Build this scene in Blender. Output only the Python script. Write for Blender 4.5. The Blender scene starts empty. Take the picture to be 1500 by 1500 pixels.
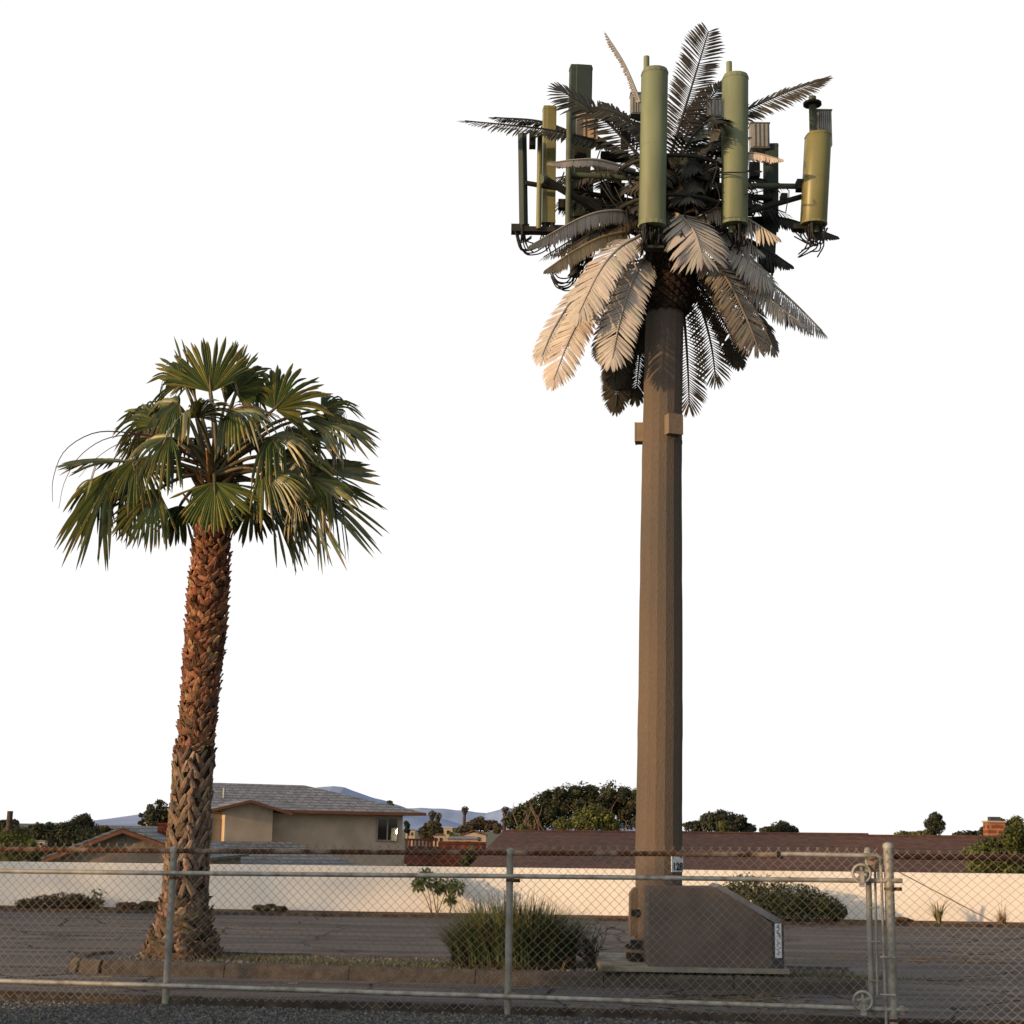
import bpy, math, random
from mathutils import Vector, Matrix, Quaternion
R = math.radians
random.seed(7)
rnd = random.Random(11)
sc = bpy.context.scene
col = sc.collection
V = Vector

# ------------------------------------------------------------------ camera
FPX, CX, CY = 2275.0, 750.0, 750.0
PITCH, ROLL, EYE = R(11.5), R(0.95), 1.7
CAM = V((0, 0, EYE))
_F = V((0, math.cos(PITCH), math.sin(PITCH)))
_R0 = V((1, 0, 0)); _U0 = V((0, -math.sin(PITCH), math.cos(PITCH)))
_R = _R0 * math.cos(ROLL) + _U0 * math.sin(ROLL)
_U = _U0 * math.cos(ROLL) - _R0 * math.sin(ROLL)
cd = bpy.data.cameras.new('camera'); cam = bpy.data.objects.new('camera', cd); col.objects.link(cam)
cd.sensor_width = 36; cd.lens = 36 * FPX / 1500; cd.clip_end = 20000; cd.clip_start = 0.1
m3 = Matrix((_R, _U, -_F)).transposed()
cam.matrix_world = Matrix.Translation(CAM) @ m3.to_4x4()
sc.camera = cam

def ray(px, py): return _F + _R * ((px - CX) / FPX) - _U * ((py - CY) / FPX)
def at(px, py, Y):                     # point of the place seen at a spot of the photo, at distance Y
    d = ray(px, py); return CAM + d * (Y / d.y)
def gnd(px, py, z=0.0):
    d = ray(px, py); return CAM + d * ((z - EYE) / d.z)
def onplane(px, py, p0, n):
    d = ray(px, py); return CAM + d * ((p0 - CAM).dot(n) / d.dot(n))
def msz(px, Y): return px * Y / FPX

# ------------------------------------------------------------------ helpers
class MB:
    def __init__(s): s.v = []; s.f = []; s.c = []; s.sm = []
    def add(s, vs, fs, c=None, smooth=False):
        o = len(s.v); s.v += [V(p) for p in vs]
        for k, f in enumerate(fs):
            s.f.append([i + o for i in f]); s.sm.append(smooth)
            s.c.append(c[k] if isinstance(c, list) else c)
    def box(s, p0, p1, c=None):
        (a, b, d), (e, f, g) = p0, p1
        s.add([(a, b, d), (e, b, d), (e, f, d), (a, f, d), (a, b, g), (e, b, g), (e, f, g), (a, f, g)],
              [(3, 2, 1, 0), (4, 5, 6, 7), (0, 1, 5, 4), (1, 2, 6, 5), (2, 3, 7, 6), (3, 0, 4, 7)], c)
    def obox(s, cen, ax, ay, az, c=None):    # half-axes
        cen, ax, ay, az = V(cen), V(ax), V(ay), V(az)
        vs = [cen + ax * i + ay * j + az * k for k in (-1, 1) for i, j in ((-1, -1), (1, -1), (1, 1), (-1, 1))]
        s.add(vs, [(3, 2, 1, 0), (4, 5, 6, 7), (0, 1, 5, 4), (1, 2, 6, 5), (2, 3, 7, 6), (3, 0, 4, 7)], c)
    def tube(s, pts, rad, n=8, c=None, cap=True, smooth=True, rot=0.0):
        pts = [V(p) for p in pts]
        if not isinstance(rad, (list, tuple)): rad = [rad] * len(pts)
        o = len(s.v); up = None; vs = []
        for i, p in enumerate(pts):
            t = (pts[min(i + 1, len(pts) - 1)] - pts[max(i - 1, 0)])
            if t.length < 1e-9: t = V((0, 0, 1))
            t.normalize()
            if up is None:
                up = t.cross(V((0, 1, 0)) if abs(t.y) < .9 else V((1, 0, 0))).normalized()
            else:
                up = (up - t * up.dot(t))
                up = up.normalized() if up.length > 1e-6 else t.orthogonal().normalized()
            w = t.cross(up)
            for k in range(n):
                a = 2 * math.pi * k / n + rot
                vs.append(p + (up * math.cos(a) + w * math.sin(a)) * rad[i])
        fs = []
        for i in range(len(pts) - 1):
            for k in range(n):
                k2 = (k + 1) % n
                fs.append((i * n + k, i * n + k2, (i + 1) * n + k2, (i + 1) * n + k))
        s.add(vs, fs, c, smooth)
        if cap:
            s.add(vs[:n], [tuple(reversed(range(n)))], c); s.add(vs[-n:], [tuple(range(n))], c)
    def strip(s, L, Rr, c=None, smooth=False):
        n = len(L); s.add(list(L) + list(Rr), [(i, n + i, n + i + 1, i + 1) for i in range(n - 1)], c, smooth)
    def prism(s, poly, d, c=None):           # polygon extruded by vector d
        d = V(d); n = len(poly); vs = [V(p) for p in poly] + [V(p) + d for p in poly]
        s.add(vs, [tuple(range(n)), tuple(reversed(range(n, 2 * n)))] + [((i + 1) % n, i, n + i, n + (i + 1) % n) for i in range(n)], c)
    def build(s, name, m, parent=None, attr=False):
        off = V((0, 0, 0)); p = parent
        while p is not None: off = off + p.location; p = p.parent
        me = bpy.data.meshes.new(name)
        me.from_pydata([tuple(v - off) for v in s.v], [], s.f)
        me.polygons.foreach_set('use_smooth', s.sm)
        if any(c is not None for c in s.c):
            a = me.attributes.new('Col', 'FLOAT_COLOR', 'FACE'); buf = []
            for c in s.c: buf += list(c or (1, 1, 1))[:3] + [1.0]
            a.data.foreach_set('color', buf)
        me.materials.append(m); me.update()
        o = bpy.data.objects.new(name, me); col.objects.link(o)
        if parent is not None: o.parent = parent
        return o

def empty(name, loc):
    o = bpy.data.objects.new(name, None); o.location = loc; o.empty_display_size = .2; col.objects.link(o); return o
def tag(o, label=None, cat=None, group=None, kind=None):
    if label: o['label'] = label
    if cat: o['category'] = cat
    if group: o['group'] = group
    if kind: o['kind'] = kind
    return o
def thing(name, loc, label, cat, group=None): return tag(empty(name, loc), label, cat, group)
def bez(p, n):
    p = [V(q) for q in p]
    if len(p) == 2: return [p[0].lerp(p[1], i / n) for i in range(n + 1)]
    out = []                                   # catmull-rom through the points
    q = [p[0] * 2 - p[1]] + p + [p[-1] * 2 - p[-2]]
    seg = len(p) - 1
    for i in range(n + 1):
        t = i / n * seg; k = min(int(t), seg - 1); u = t - k
        a, b, c, d = q[k:k + 4]
        out.append(.5 * ((2 * b) + (c - a) * u + (2 * a - 5 * b + 4 * c - d) * u * u + (3 * b - a - 3 * c + d) * u ** 3))
    return out
def jit(c, a=.15, r=rnd):
    k = 1 + r.uniform(-a, a); return tuple(max(0, x * k * (1 + r.uniform(-a, a) * .35)) for x in c)
def mixc(a, b, t): return tuple(x * (1 - t) + y * t for x, y in zip(a, b))

# ------------------------------------------------------------------ materials
def mat(name, base=(.5, .5, .5), rough=.75, var=.18, scale=6., bump=0., bscale=None, attr=False, spec=.3, stretch=(1, 1, 1),
        col2=None, c2scale=1.5, c2w=(.45, .65), metal=0., detail=5, transl=None):
    m = bpy.data.materials.new(name); m.use_nodes = True
    nt = m.node_tree; N = nt.nodes; L = nt.links; b = N['Principled BSDF']
    b.inputs['Roughness'].default_value = rough; b.inputs['Specular IOR Level'].default_value = spec
    b.inputs['Metallic'].default_value = metal
    tc = N.new('ShaderNodeTexCoord'); mp = N.new('ShaderNodeMapping'); mp.inputs['Scale'].default_value = stretch
    L.new(tc.outputs['Object'], mp.inputs['Vector'])
    nz = N.new('ShaderNodeTexNoise'); nz.inputs['Scale'].default_value = scale; nz.inputs['Detail'].default_value = detail
    L.new(mp.outputs[0], nz.inputs['Vector'])
    if attr:
        at_ = N.new('ShaderNodeAttribute'); at_.attribute_name = 'Col'; src = at_.outputs['Color']
    else:
        rgb = N.new('ShaderNodeRGB'); rgb.outputs[0].default_value = (*base, 1); src = rgb.outputs[0]
    if col2:
        n2 = N.new('ShaderNodeTexNoise'); n2.inputs['Scale'].default_value = c2scale; n2.inputs['Detail'].default_value = 6
        L.new(mp.outputs[0], n2.inputs['Vector'])
        mr = N.new('ShaderNodeMapRange'); mr.inputs[1].default_value = c2w[0]; mr.inputs[2].default_value = c2w[1]
        L.new(n2.outputs['Fac'], mr.inputs[0])
        mx = N.new('ShaderNodeMix'); mx.data_type = 'RGBA'; mx.inputs[7].default_value = (*col2, 1)
        L.new(mr.outputs[0], mx.inputs[0]); L.new(src, mx.inputs[6]); src = mx.outputs[2]
    mr = N.new('ShaderNodeMapRange'); mr.inputs[1].default_value = .3; mr.inputs[2].default_value = .7
    mr.inputs[3].default_value = 1 - var; mr.inputs[4].default_value = 1 + var
    L.new(nz.outputs['Fac'], mr.inputs[0])
    vm = N.new('ShaderNodeVectorMath'); vm.operation = 'SCALE'
    L.new(src, vm.inputs[0]); L.new(mr.outputs[0], vm.inputs['Scale'])
    L.new(vm.outputs[0], b.inputs['Base Color'])
    if bump:
        nb = N.new('ShaderNodeTexNoise'); nb.inputs['Scale'].default_value = bscale or scale * 3; nb.inputs['Detail'].default_value = 6
        L.new(mp.outputs[0], nb.inputs['Vector'])
        bp = N.new('ShaderNodeBump'); bp.inputs['Strength'].default_value = bump; bp.inputs['Distance'].default_value = .03
        L.new(nb.outputs['Fac'], bp.inputs['Height']); L.new(bp.outputs[0], b.inputs['Normal'])
    if transl:
        tr = N.new('ShaderNodeBsdfTranslucent'); ms = N.new('ShaderNodeMixShader'); ms.inputs[0].default_value = transl
        L.new(vm.outputs[0], tr.inputs['Color']); L.new(b.outputs[0], ms.inputs[1]); L.new(tr.outputs[0], ms.inputs[2])
        L.new(ms.outputs[0], N['Material Output'].inputs['Surface'])
    m['vm'] = vm.name
    return m
def brickmat(name, c1, c2, mortar, bw, bh, msize=.01, bump=.4, rough=.85, vscale=1.0, off=.5):
    m = bpy.data.materials.new(name); m.use_nodes = True
    nt = m.node_tree; N = nt.nodes; L = nt.links; b = N['Principled BSDF']; b.inputs['Roughness'].default_value = rough
    b.inputs['Specular IOR Level'].default_value = .2
    tc = N.new('ShaderNodeTexCoord'); sp = N.new('ShaderNodeSeparateXYZ'); L.new(tc.outputs['Object'], sp.inputs[0])
    ad = N.new('ShaderNodeMath'); ad.operation = 'ADD'; mu = N.new('ShaderNodeMath'); mu.operation = 'MULTIPLY'; mu.inputs[1].default_value = .37
    L.new(sp.outputs['Y'], mu.inputs[0]); L.new(sp.outputs['X'], ad.inputs[0]); L.new(mu.outputs[0], ad.inputs[1])
    mz = N.new('ShaderNodeMath'); mz.operation = 'MULTIPLY'; mz.inputs[1].default_value = vscale; L.new(sp.outputs['Z'], mz.inputs[0])
    cb = N.new('ShaderNodeCombineXYZ'); L.new(ad.outputs[0], cb.inputs[0]); L.new(mz.outputs[0], cb.inputs[1])
    br = N.new('ShaderNodeTexBrick'); br.inputs['Color1'].default_value = (*c1, 1); br.inputs['Color2'].default_value = (*c2, 1)
    br.inputs['Mortar'].default_value = (*mortar, 1); br.inputs['Scale'].default_value = 1; br.inputs['Mortar Size'].default_value = msize
    br.inputs['Brick Width'].default_value = bw; br.inputs['Row Height'].default_value = bh; br.offset = off
    L.new(cb.outputs[0], br.inputs['Vector'])
    nz = N.new('ShaderNodeTexNoise'); nz.inputs['Scale'].default_value = 5; nz.inputs['Detail'].default_value = 7; L.new(tc.outputs['Object'], nz.inputs['Vector'])
    mr = N.new('ShaderNodeMapRange'); mr.inputs[1].default_value = .3; mr.inputs[2].default_value = .7; mr.inputs[3].default_value = .65; mr.inputs[4].default_value = 1.3
    L.new(nz.outputs['Fac'], mr.inputs[0])
    vm = N.new('ShaderNodeVectorMath'); vm.operation = 'SCALE'; L.new(br.outputs['Color'], vm.inputs[0]); L.new(mr.outputs[0], vm.inputs['Scale'])
    L.new(vm.outputs[0], b.inputs['Base Color'])
    bp = N.new('ShaderNodeBump'); bp.inputs['Strength'].default_value = bump; bp.inputs['Distance'].default_value = .03; bp.invert = True
    L.new(br.outputs['Fac'], bp.inputs['Height']); L.new(bp.outputs[0], b.inputs['Normal'])
    return m

M = dict(
    asphalt=mat('asphalt', (.130, .119, .116), .95, .24, 1.6, .5, 45, stretch=(.16, 2.2, 1), col2=(.076, .073, .077), c2scale=.9, c2w=(.42, .62), spec=.12),
    gravel_bed=mat('gravel_bed', (.07, .075, .08), .95, .5, 40, .8, 60, spec=.15),
    stone=mat('stone', attr=True, rough=.9, var=.2, scale=20, spec=.15),
    kerb=mat('kerb_concrete', (.078, .068, .061), .95, .3, 9, .5, 50, col2=(.07, .062, .057), c2scale=2.2, spec=.1),
    dark_kerb=mat('dark_kerb_concrete', (.07, .058, .048), .95, .4, 8, .6, 40, col2=(.035, .03, .028), c2scale=3, spec=.1),
    soil=mat('soil', (.15, .085, .05), 1, .35, 5, .6, 30, col2=(.07, .05, .035), spec=.05),
    far_ground=mat('far_ground', (.07, .075, .045), 1, .4, .05),
    pad=mat('pad_concrete', (.25, .23, .19), .9, .3, 6, .3, 40, col2=(.13, .11, .07), c2scale=2.5),
    wallw=mat('white_wall', (.88, .855, .81), .9, .035, 1.1, .12, 30, col2=(.84, .80, .74), c2scale=.7),
    galv=mat('galvanised_steel', (.32, .325, .305), .62, .22, 14, .15, 60, col2=(.23, .22, .19), c2scale=7, metal=.25, spec=.35),
    galvb=mat('bright_galvanised_pipe', (.35, .345, .315), .6, .2, 12, .1, 60, col2=(.2, .19, .16), c2scale=9, metal=.2, spec=.35),
    wire=mat('wire', (.25, .23, .19), .6, .3, 3, metal=.1, spec=.35),
    rust=mat('rusty_steel', (.078, .033, .018), .85, .4, 12, .3, 60, col2=(.22, .17, .13), c2scale=4, c2w=(.5, .62), spec=.2),
    black=mat('black_metal', (.012, .012, .012), .6, .3, 10),
    pole=mat('pole_coat', (.136, .105, .080), .95, .09, 34, .35, 50, stretch=(1.6, 1.6, .6), col2=(.098, .087, .075), c2scale=.75, c2w=(.4, .66), spec=.1),
    housing=mat('housing_stucco', (.145, .118, .104), .95, .15, 5, .4, 70, col2=(.115, .096, .086), c2scale=1.6, spec=.1),
    flash=mat('grey_flashing', (.16, .165, .18), .7, .25, 6, spec=.3),
    dpanel=mat('dark_panel', (.05, .05, .058), .7, .25, 6),
    sign=mat('sign_white', (.68, .72, .78), .6, .06, 6),
    ink=mat('ink', (.012, .012, .014), .7, .1, 6),
    anten=mat('antenna_green', (.165, .20, .115), .55, .10, 5, spec=.35, stretch=(1.5, 1.5, .35), col2=(.135, .16, .095), c2scale=3),
    anteny=mat('antenna_yellow_green', (.175, .168, .058), .4, .09, 3, spec=.5),
    antend=mat('antenna_shaded_dark_green', (.027, .042, .038), .6, .15, 3),  # dark green, darkened further for the shade on the rear panel's front
    pipeg=mat('pipe_green', (.075, .095, .06), .6, .25, 6),
    steel=mat('dark_mount_steel', (.02, .021, .018), .7, .3, 8),
    cable=mat('black_cable', (.009, .009, .009), .55, .2, 8),
    radio=mat('radio_grey', (.24, .25, .25), .6, .1, 8),
    frondp=mat('faded_plastic_frond', attr=True, rough=.6, var=.12, scale=4, spec=.3),
    frondd=mat('dark_plastic_frond', attr=True, rough=.6, var=.2, scale=4, spec=.25),
    bulb=mat('bulb_bark', attr=True, rough=.95, var=.3, scale=9, bump=.5, spec=.1),
    palmbark=mat('palm_bark', attr=True, rough=.9, var=.28, scale=14, bump=.5, bscale=45, spec=.15, stretch=(1, 1, .5)),
    palmleaf=mat('palm_leaf', attr=True, rough=.38, var=.16, scale=9, spec=.5, transl=.15),
    petiole=mat('petiole', attr=True, rough=.5, var=.2, scale=9, spec=.4),
    leaf=mat('leaf', attr=True, rough=.6, var=.1, scale=3, spec=.25, transl=.12),
    boxpaint=mat('box_paint', (.20, .15, .105), .8, .12, 8, .2, 40),
    limb=mat('pale_limb', (.16, .11, .075), .9, .2, 6),
    bark=mat('tree_bark', (.07, .052, .038), .95, .3, 8, .4, 20),
    grass=mat('grass_blade', attr=True, rough=.55, var=.1, scale=3, spec=.3),
    stucco=mat('house_stucco', (.54, .425, .32), .95, .07, 2.5, .2, 25, col2=(.47, .37, .275), c2scale=1.5, spec=.1),
    stuccod=mat('house_stucco_dark', (.31, .245, .19), .95, .12, 2.5, .2, 25, spec=.1),
    fascia=mat('fascia_paint', (.20, .085, .045), .8, .15, 3),
    glass=mat('window_glass', (.02, .018, .016), .06, .1, 3, spec=.8),
    winframe=mat('window_frame', (.33, .29, .25), .6, .1, 3),
    roofg=brickmat('grey_shingle', (.225, .238, .26), (.175, .186, .204), (.108, .114, .124), .33, .10, .014, .8),
    roofb=brickmat('brown_shingle', (.112, .056, .042), (.098, .049, .037), (.082, .041, .031), .3, .11, .008, .4),
    brickr=brickmat('red_brick', (.25, .06, .025), (.19, .045, .02), (.28, .15, .09), .42, .15, .03, .4),
    brickd=brickmat('dark_red_brick', (.14, .035, .022), (.10, .025, .016), (.06, .028, .02), .4, .13, .02, .4),
    redwood=mat('red_wood', (.10, .03, .022), .85, .3, 6),
    cream=mat('cream_render', (.38, .31, .235), .9, .08, 2),
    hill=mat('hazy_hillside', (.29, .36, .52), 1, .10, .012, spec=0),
)

def asphalt_detail(m):
    nt = m.node_tree; N = nt.nodes; L = nt.links; b = N['Principled BSDF']; vm = N[m['vm']]; src = vm.outputs[0]
    tc = N.new('ShaderNodeTexCoord')
    def layer(tex, out, lo, hi, colr, src):
        mr = N.new('ShaderNodeMapRange'); mr.inputs[1].default_value = lo; mr.inputs[2].default_value = hi; L.new(tex.outputs[out], mr.inputs[0])
        mx = N.new('ShaderNodeMix'); mx.data_type = 'RGBA'; mx.inputs[7].default_value = (*colr, 1); L.new(mr.outputs[0], mx.inputs[0]); L.new(src, mx.inputs[6]); return mx.outputs[2]
    n1 = N.new('ShaderNodeTexNoise'); n1.inputs['Scale'].default_value = .55; n1.inputs['Detail'].default_value = 8; L.new(tc.outputs['Object'], n1.inputs['Vector'])
    src = layer(n1, 'Fac', .60, .72, (.045, .043, .046), src)
    n2 = N.new('ShaderNodeTexNoise'); n2.inputs['Scale'].default_value = 90; n2.inputs['Detail'].default_value = 2; L.new(tc.outputs['Object'], n2.inputs['Vector'])
    src = layer(n2, 'Fac', .62, .75, (.19, .17, .155), src)
    wv = N.new('ShaderNodeTexNoise'); wv.inputs['Scale'].default_value = 1.2; wv.inputs['Detail'].default_value = 5; L.new(tc.outputs['Object'], wv.inputs['Vector'])
    ad = N.new('ShaderNodeVectorMath'); ad.operation = 'MULTIPLY_ADD'; ad.inputs[1].default_value = (.8, .8, 0); L.new(wv.outputs['Color'], ad.inputs[0]); L.new(tc.outputs['Object'], ad.inputs[2])
    vo = N.new('ShaderNodeTexVoronoi'); vo.feature = 'DISTANCE_TO_EDGE'; vo.inputs['Scale'].default_value = .42; L.new(ad.outputs[0], vo.inputs['Vector'])
    src = layer(vo, 'Distance', .012, .004, (.02, .02, .022), src)
    L.new(src, b.inputs['Base Color'])
asphalt_detail(M['asphalt'])

# ------------------------------------------------------------------ light
SUN_AZ = V((-.848, -.53, 0)).normalized(); SUN_EL = R(9.5)
tosun = V((SUN_AZ.x * math.cos(SUN_EL), SUN_AZ.y * math.cos(SUN_EL), math.sin(SUN_EL)))
sd = bpy.data.lights.new('sun', 'SUN'); sd.energy = 4.3; sd.angle = R(1.4); sd.color = (1, .62, .30)
so = bpy.data.objects.new('sun', sd); col.objects.link(so); so.rotation_mode = 'QUATERNION'
so.rotation_quaternion = tosun.to_track_quat('Z', 'Y')
w = bpy.data.worlds.new('World'); sc.world = w; w.use_nodes = True
N = w.node_tree.nodes; L = w.node_tree.links; bg = N['Background']
sky = N.new('ShaderNodeTexSky'); sky.sky_type = 'NISHITA'; sky.sun_disc = False
sky.sun_elevation = SUN_EL; sky.sun_rotation = math.atan2(SUN_AZ.x, SUN_AZ.y)
tc = N.new('ShaderNodeTexCoord'); sp = N.new('ShaderNodeSeparateXYZ'); L.new(tc.outputs['Generated'], sp.inputs[0])
mr = N.new('ShaderNodeMapRange'); mr.interpolation_type = 'SMOOTHSTEP'
mr.inputs[1].default_value = .64; mr.inputs[2].default_value = .80
L.new(sp.outputs['Y'], mr.inputs[0])
sca = N.new('ShaderNodeVectorMath'); sca.operation = 'SCALE'; sca.inputs['Scale'].default_value = .05
L.new(sky.outputs[0], sca.inputs[0])
dt = N.new('ShaderNodeVectorMath'); dt.operation = 'DOT_PRODUCT'; dt.inputs[1].default_value = SUN_AZ; L.new(tc.outputs['Generated'], dt.inputs[0])
gl = N.new('ShaderNodeMapRange'); gl.inputs[1].default_value = -.5; gl.inputs[2].default_value = 1.; gl.inputs[3].default_value = .15; gl.inputs[4].default_value = 1.05
L.new(dt.outputs['Value'], gl.inputs[0])                   # evening haze, brighter towards the sun
hz = N.new('ShaderNodeVectorMath'); hz.operation = 'SCALE'; hz.inputs[0].default_value = (1, .97, .95); L.new(gl.outputs[0], hz.inputs['Scale'])
add = N.new('ShaderNodeVectorMath'); add.operation = 'ADD'; L.new(hz.outputs[0], add.inputs[1])
L.new(sca.outputs[0], add.inputs[0])
mx = N.new('ShaderNodeMix'); mx.data_type = 'RGBA'; mx.inputs[7].default_value = (1.03, 1.03, 1.03, 1)
L.new(mr.outputs[0], mx.inputs[0]); L.new(add.outputs[0], mx.inputs[6]); L.new(mx.outputs[2], bg.inputs['Color'])
bg.inputs['Strength'].default_value = 1.0
sc.view_settings.view_transform = 'Standard'; sc.view_settings.look = 'None'; sc.view_settings.exposure = 0

# ------------------------------------------------------------------ ground
b = MB()
xs = [-3000, -60, 60, 3000]; ys = [(-200, 0), (34, 0), (40, -2.6), (300, -3.5), (2400, -3.5)]
vs = [(x, y, z) for y, z in ys for x in xs]
b.add(vs, [(r * 4 + i, r * 4 + i + 1, r * 4 + i + 5, r * 4 + i + 4) for r in range(1, 4) for i in range(3)])
tag(b.build('ground', M['far_ground']), kind='structure')
b = MB(); b.add([(-60, -60, 0), (60, -60, 0), (60, 34.0, 0), (-60, 34.0, 0)], [(0, 1, 2, 3)])
tag(b.build('parking_lot', M['asphalt']), kind='structure')

FL, FR = gnd(241, 1473), gnd(1309, 1506)          # fence line through two post feet
fdir = (FR - FL); fdir.z = 0; fdir.normalize(); fn = V((fdir.y, -fdir.x, 0))     # fn points to the camera side
def fp(px, py, off=0.): return onplane(px, py, FL + fn * off, fn)
fa, fb = FL - fdir * 12, FR + fdir * 12
# gravel verge on the near side, kerb under the fence
b = MB(); a0, a1 = fa + fn * .02, fb + fn * .02
b.add([a0 + V((0, 0, .006)), a1 + V((0, 0, .006)), a1 + fn * 8 + V((0, 0, .006)), a0 + fn * 8 + V((0, 0, .006))], [(0, 3, 2, 1)])
tag(b.build('gravel_verge', M['gravel_bed']), kind='structure')
b = MB(); r = random.Random(3)
for i in range(15000):
    p = FL + fdir * r.uniform(-3, 5.5) + fn * r.uniform(.0, 2.1)
    s = r.uniform(.008, .022); c = jit(r.choice([(.10, .105, .105), (.15, .155, .15), (.055, .062, .065), (.14, .12, .09)]), .3, r)
    q = [p + V((r.uniform(-1, 1) * s, r.uniform(-1, 1) * s, r.uniform(0, .6) * s)) for _ in range(4)]
    q = [p + V((s, 0, .3 * s)), p + V((-.4 * s, .9 * s, .2 * s)), p + V((-.6 * s, -.8 * s, .3 * s)), p + V((.1 * s, .1 * s, s * r.uniform(.8, 1.3)))]
    rot = Matrix.Rotation(r.uniform(0, 6.28), 3, 'Z'); q = [p + rot @ (x - p) + V((0, 0, .004)) for x in q]
    b.add(q, [(0, 1, 3), (1, 2, 3), (2, 0, 3)], c)
tag(b.build('gravel', M['stone']), 'loose grey gravel along the near side of the fence', 'gravel', kind='stuff')

def kerb_run(name, pts, w, h, m, gap=None, seed=1):
    r = random.Random(seed); bb = MB()
    n = len(pts)
    for i in range(n - 1):
        a, c = V(pts[i]), V(pts[i + 1]); t = (c - a).normalized(); s = V((t.y, -t.x, 0))
        L_ = (c - a).length; k = max(1, int(round(L_ / (gap or L_))))
        for j in range(k):
            u0, u1 = L_ * j / k + (.004 if gap else 0), L_ * (j + 1) / k - (.004 if gap else 0)
            prof = []
            for u in (u0, u0 + (u1 - u0) * .33, u0 + (u1 - u0) * .66, u1):
                p = a + t * u; dz = r.uniform(-.006, .006); ds = r.uniform(-.008, .008)
                prof.append([p + s * (w * .5 + ds + .02), p + s * (w * .5 + ds) + V((0, 0, h * .72)), p + s * (w * .5 - .035 + ds) + V((0, 0, h + dz)),
                             p - s * (w * .5 - .02) + V((0, 0, h + dz)), p - s * w * .5 + V((0, 0, h * .8)), p - s * w * .5])
            for q in range(3):
                o = prof[q] + prof[q + 1]
                bb.add(o, [(e, e + 6, e + 7, e + 1) for e in range(5)])
            bb.add(prof[0], [(0, 1, 2, 3, 4, 5)]); bb.add(prof[-1], [(5, 4, 3, 2, 1, 0)])
    return tag(bb.build(name, m), kind='structure')
kerb_run('fence_kerb', [fa - fn * .12, fb - fn * .12], .16, .075, M['dark_kerb'], 2.1, 4)

# planter island
i0, i1 = gnd(152, 1426), gnd(1268, 1455)
IZ = .135
idir = (i1 - i0).normalized(); inn = V((-idir.y, idir.x, 0))        # away from the camera
ID = 1.65
nose = [i0 + inn * (ID * .5 + math.sin(a) * ID * .5) - idir * (math.cos(a) * .55) + idir * 0 for a in [R(x) for x in (-90, -60, -35, -10, 15, 40, 65, 90)]]
loop = [i1] + [q for q in nose] + [i1 + inn * ID]
kerb_run('island_kerb', list(reversed(loop[:7])), .16, .15, M['kerb'], 1.55, 8)
b = MB(); pts = [p + V((0, 0, IZ - .02)) for p in loop]
b.add(pts, [tuple(range(len(pts)))]); tag(b.build('planter_bed', M['gravel_bed']), kind='structure')
kerb_run('island_back_kerb', [loop[-1], loop[-2]], .12, .14, M['kerb'], 1.4, 9)
# stones and grass on the bed
b = MB(); r = random.Random(5)
for i in range(5200):
    u = r.uniform(0, (i1 - i0).length); p = i0 + idir * u + inn * r.uniform(.1, ID - .1) + V((0, 0, IZ - .02))
    s = r.uniform(.01, .028); c = jit(r.choice([(.12, .13, .135), (.17, .175, .175), (.06, .07, .075), (.12, .10, .08)]), .3, r)
    rot = Matrix.Rotation(r.uniform(0, 6.28), 3, 'Z')
    q = [p + rot @ x for x in (V((s, 0, 0)), V((-.4 * s, .9 * s, 0)), V((-.6 * s, -.8 * s, 0)), V((.1 * s, .1 * s, s)))]
    b.add(q, [(0, 1, 3), (1, 2, 3), (2, 0, 3)], c)
tag(b.build('island_gravel', M['stone']), 'grey crushed stone around the palm base in the kerbed island', 'gravel', kind='stuff')
b = MB(); r = random.Random(6)
def blade(bb, p, d, h, wd, bend, c, n=3, tipc=None):
    s = V((-d.y, d.x, 0)).normalized() * wd
    Lp, Rp, cs = [], [], []
    for i in range(n + 1):
        t = i / n; q = p + V((0, 0, h * (t - .35 * bend * t * t))) + d * (h * bend * t * t)
        k = (1 - t) ** .7 if i < n else .05
        Lp.append(q - s * k); Rp.append(q + s * k)
    bb.strip(Lp, Rp, [mixc(c, tipc or c, (i + .5) / n) for i in range(n)])
patches = [(395, 1405, .45), (440, 1409, .5), (480, 1412, .4), (560, 1414, .5), (610, 1416, .45), (645, 1413, .4), (1070, 1425, .3), (1160, 1428, .35), (1215, 1430, .45), (1250, 1432, .3), (345, 1404, .3)]
for px, py, s in patches:
    p = gnd(px, py, IZ)
    for i in range(420):
        q = p + idir * r.gauss(0, s) + inn * r.gauss(.1, s * .35); q.z = IZ - .02
        a = r.uniform(0, 6.28); blade(b, q, V((math.cos(a), math.sin(a), 0)), r.uniform(.03, .09), .004, r.uniform(.2, 1.2), jit(r.choice([(.10, .105, .03), (.07, .085, .025), (.16, .13, .05)]), .25, r), 2)
tag(b.build('grass', M['grass']), 'short patchy grass growing along the island kerb', 'grass', kind='stuff')

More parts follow.
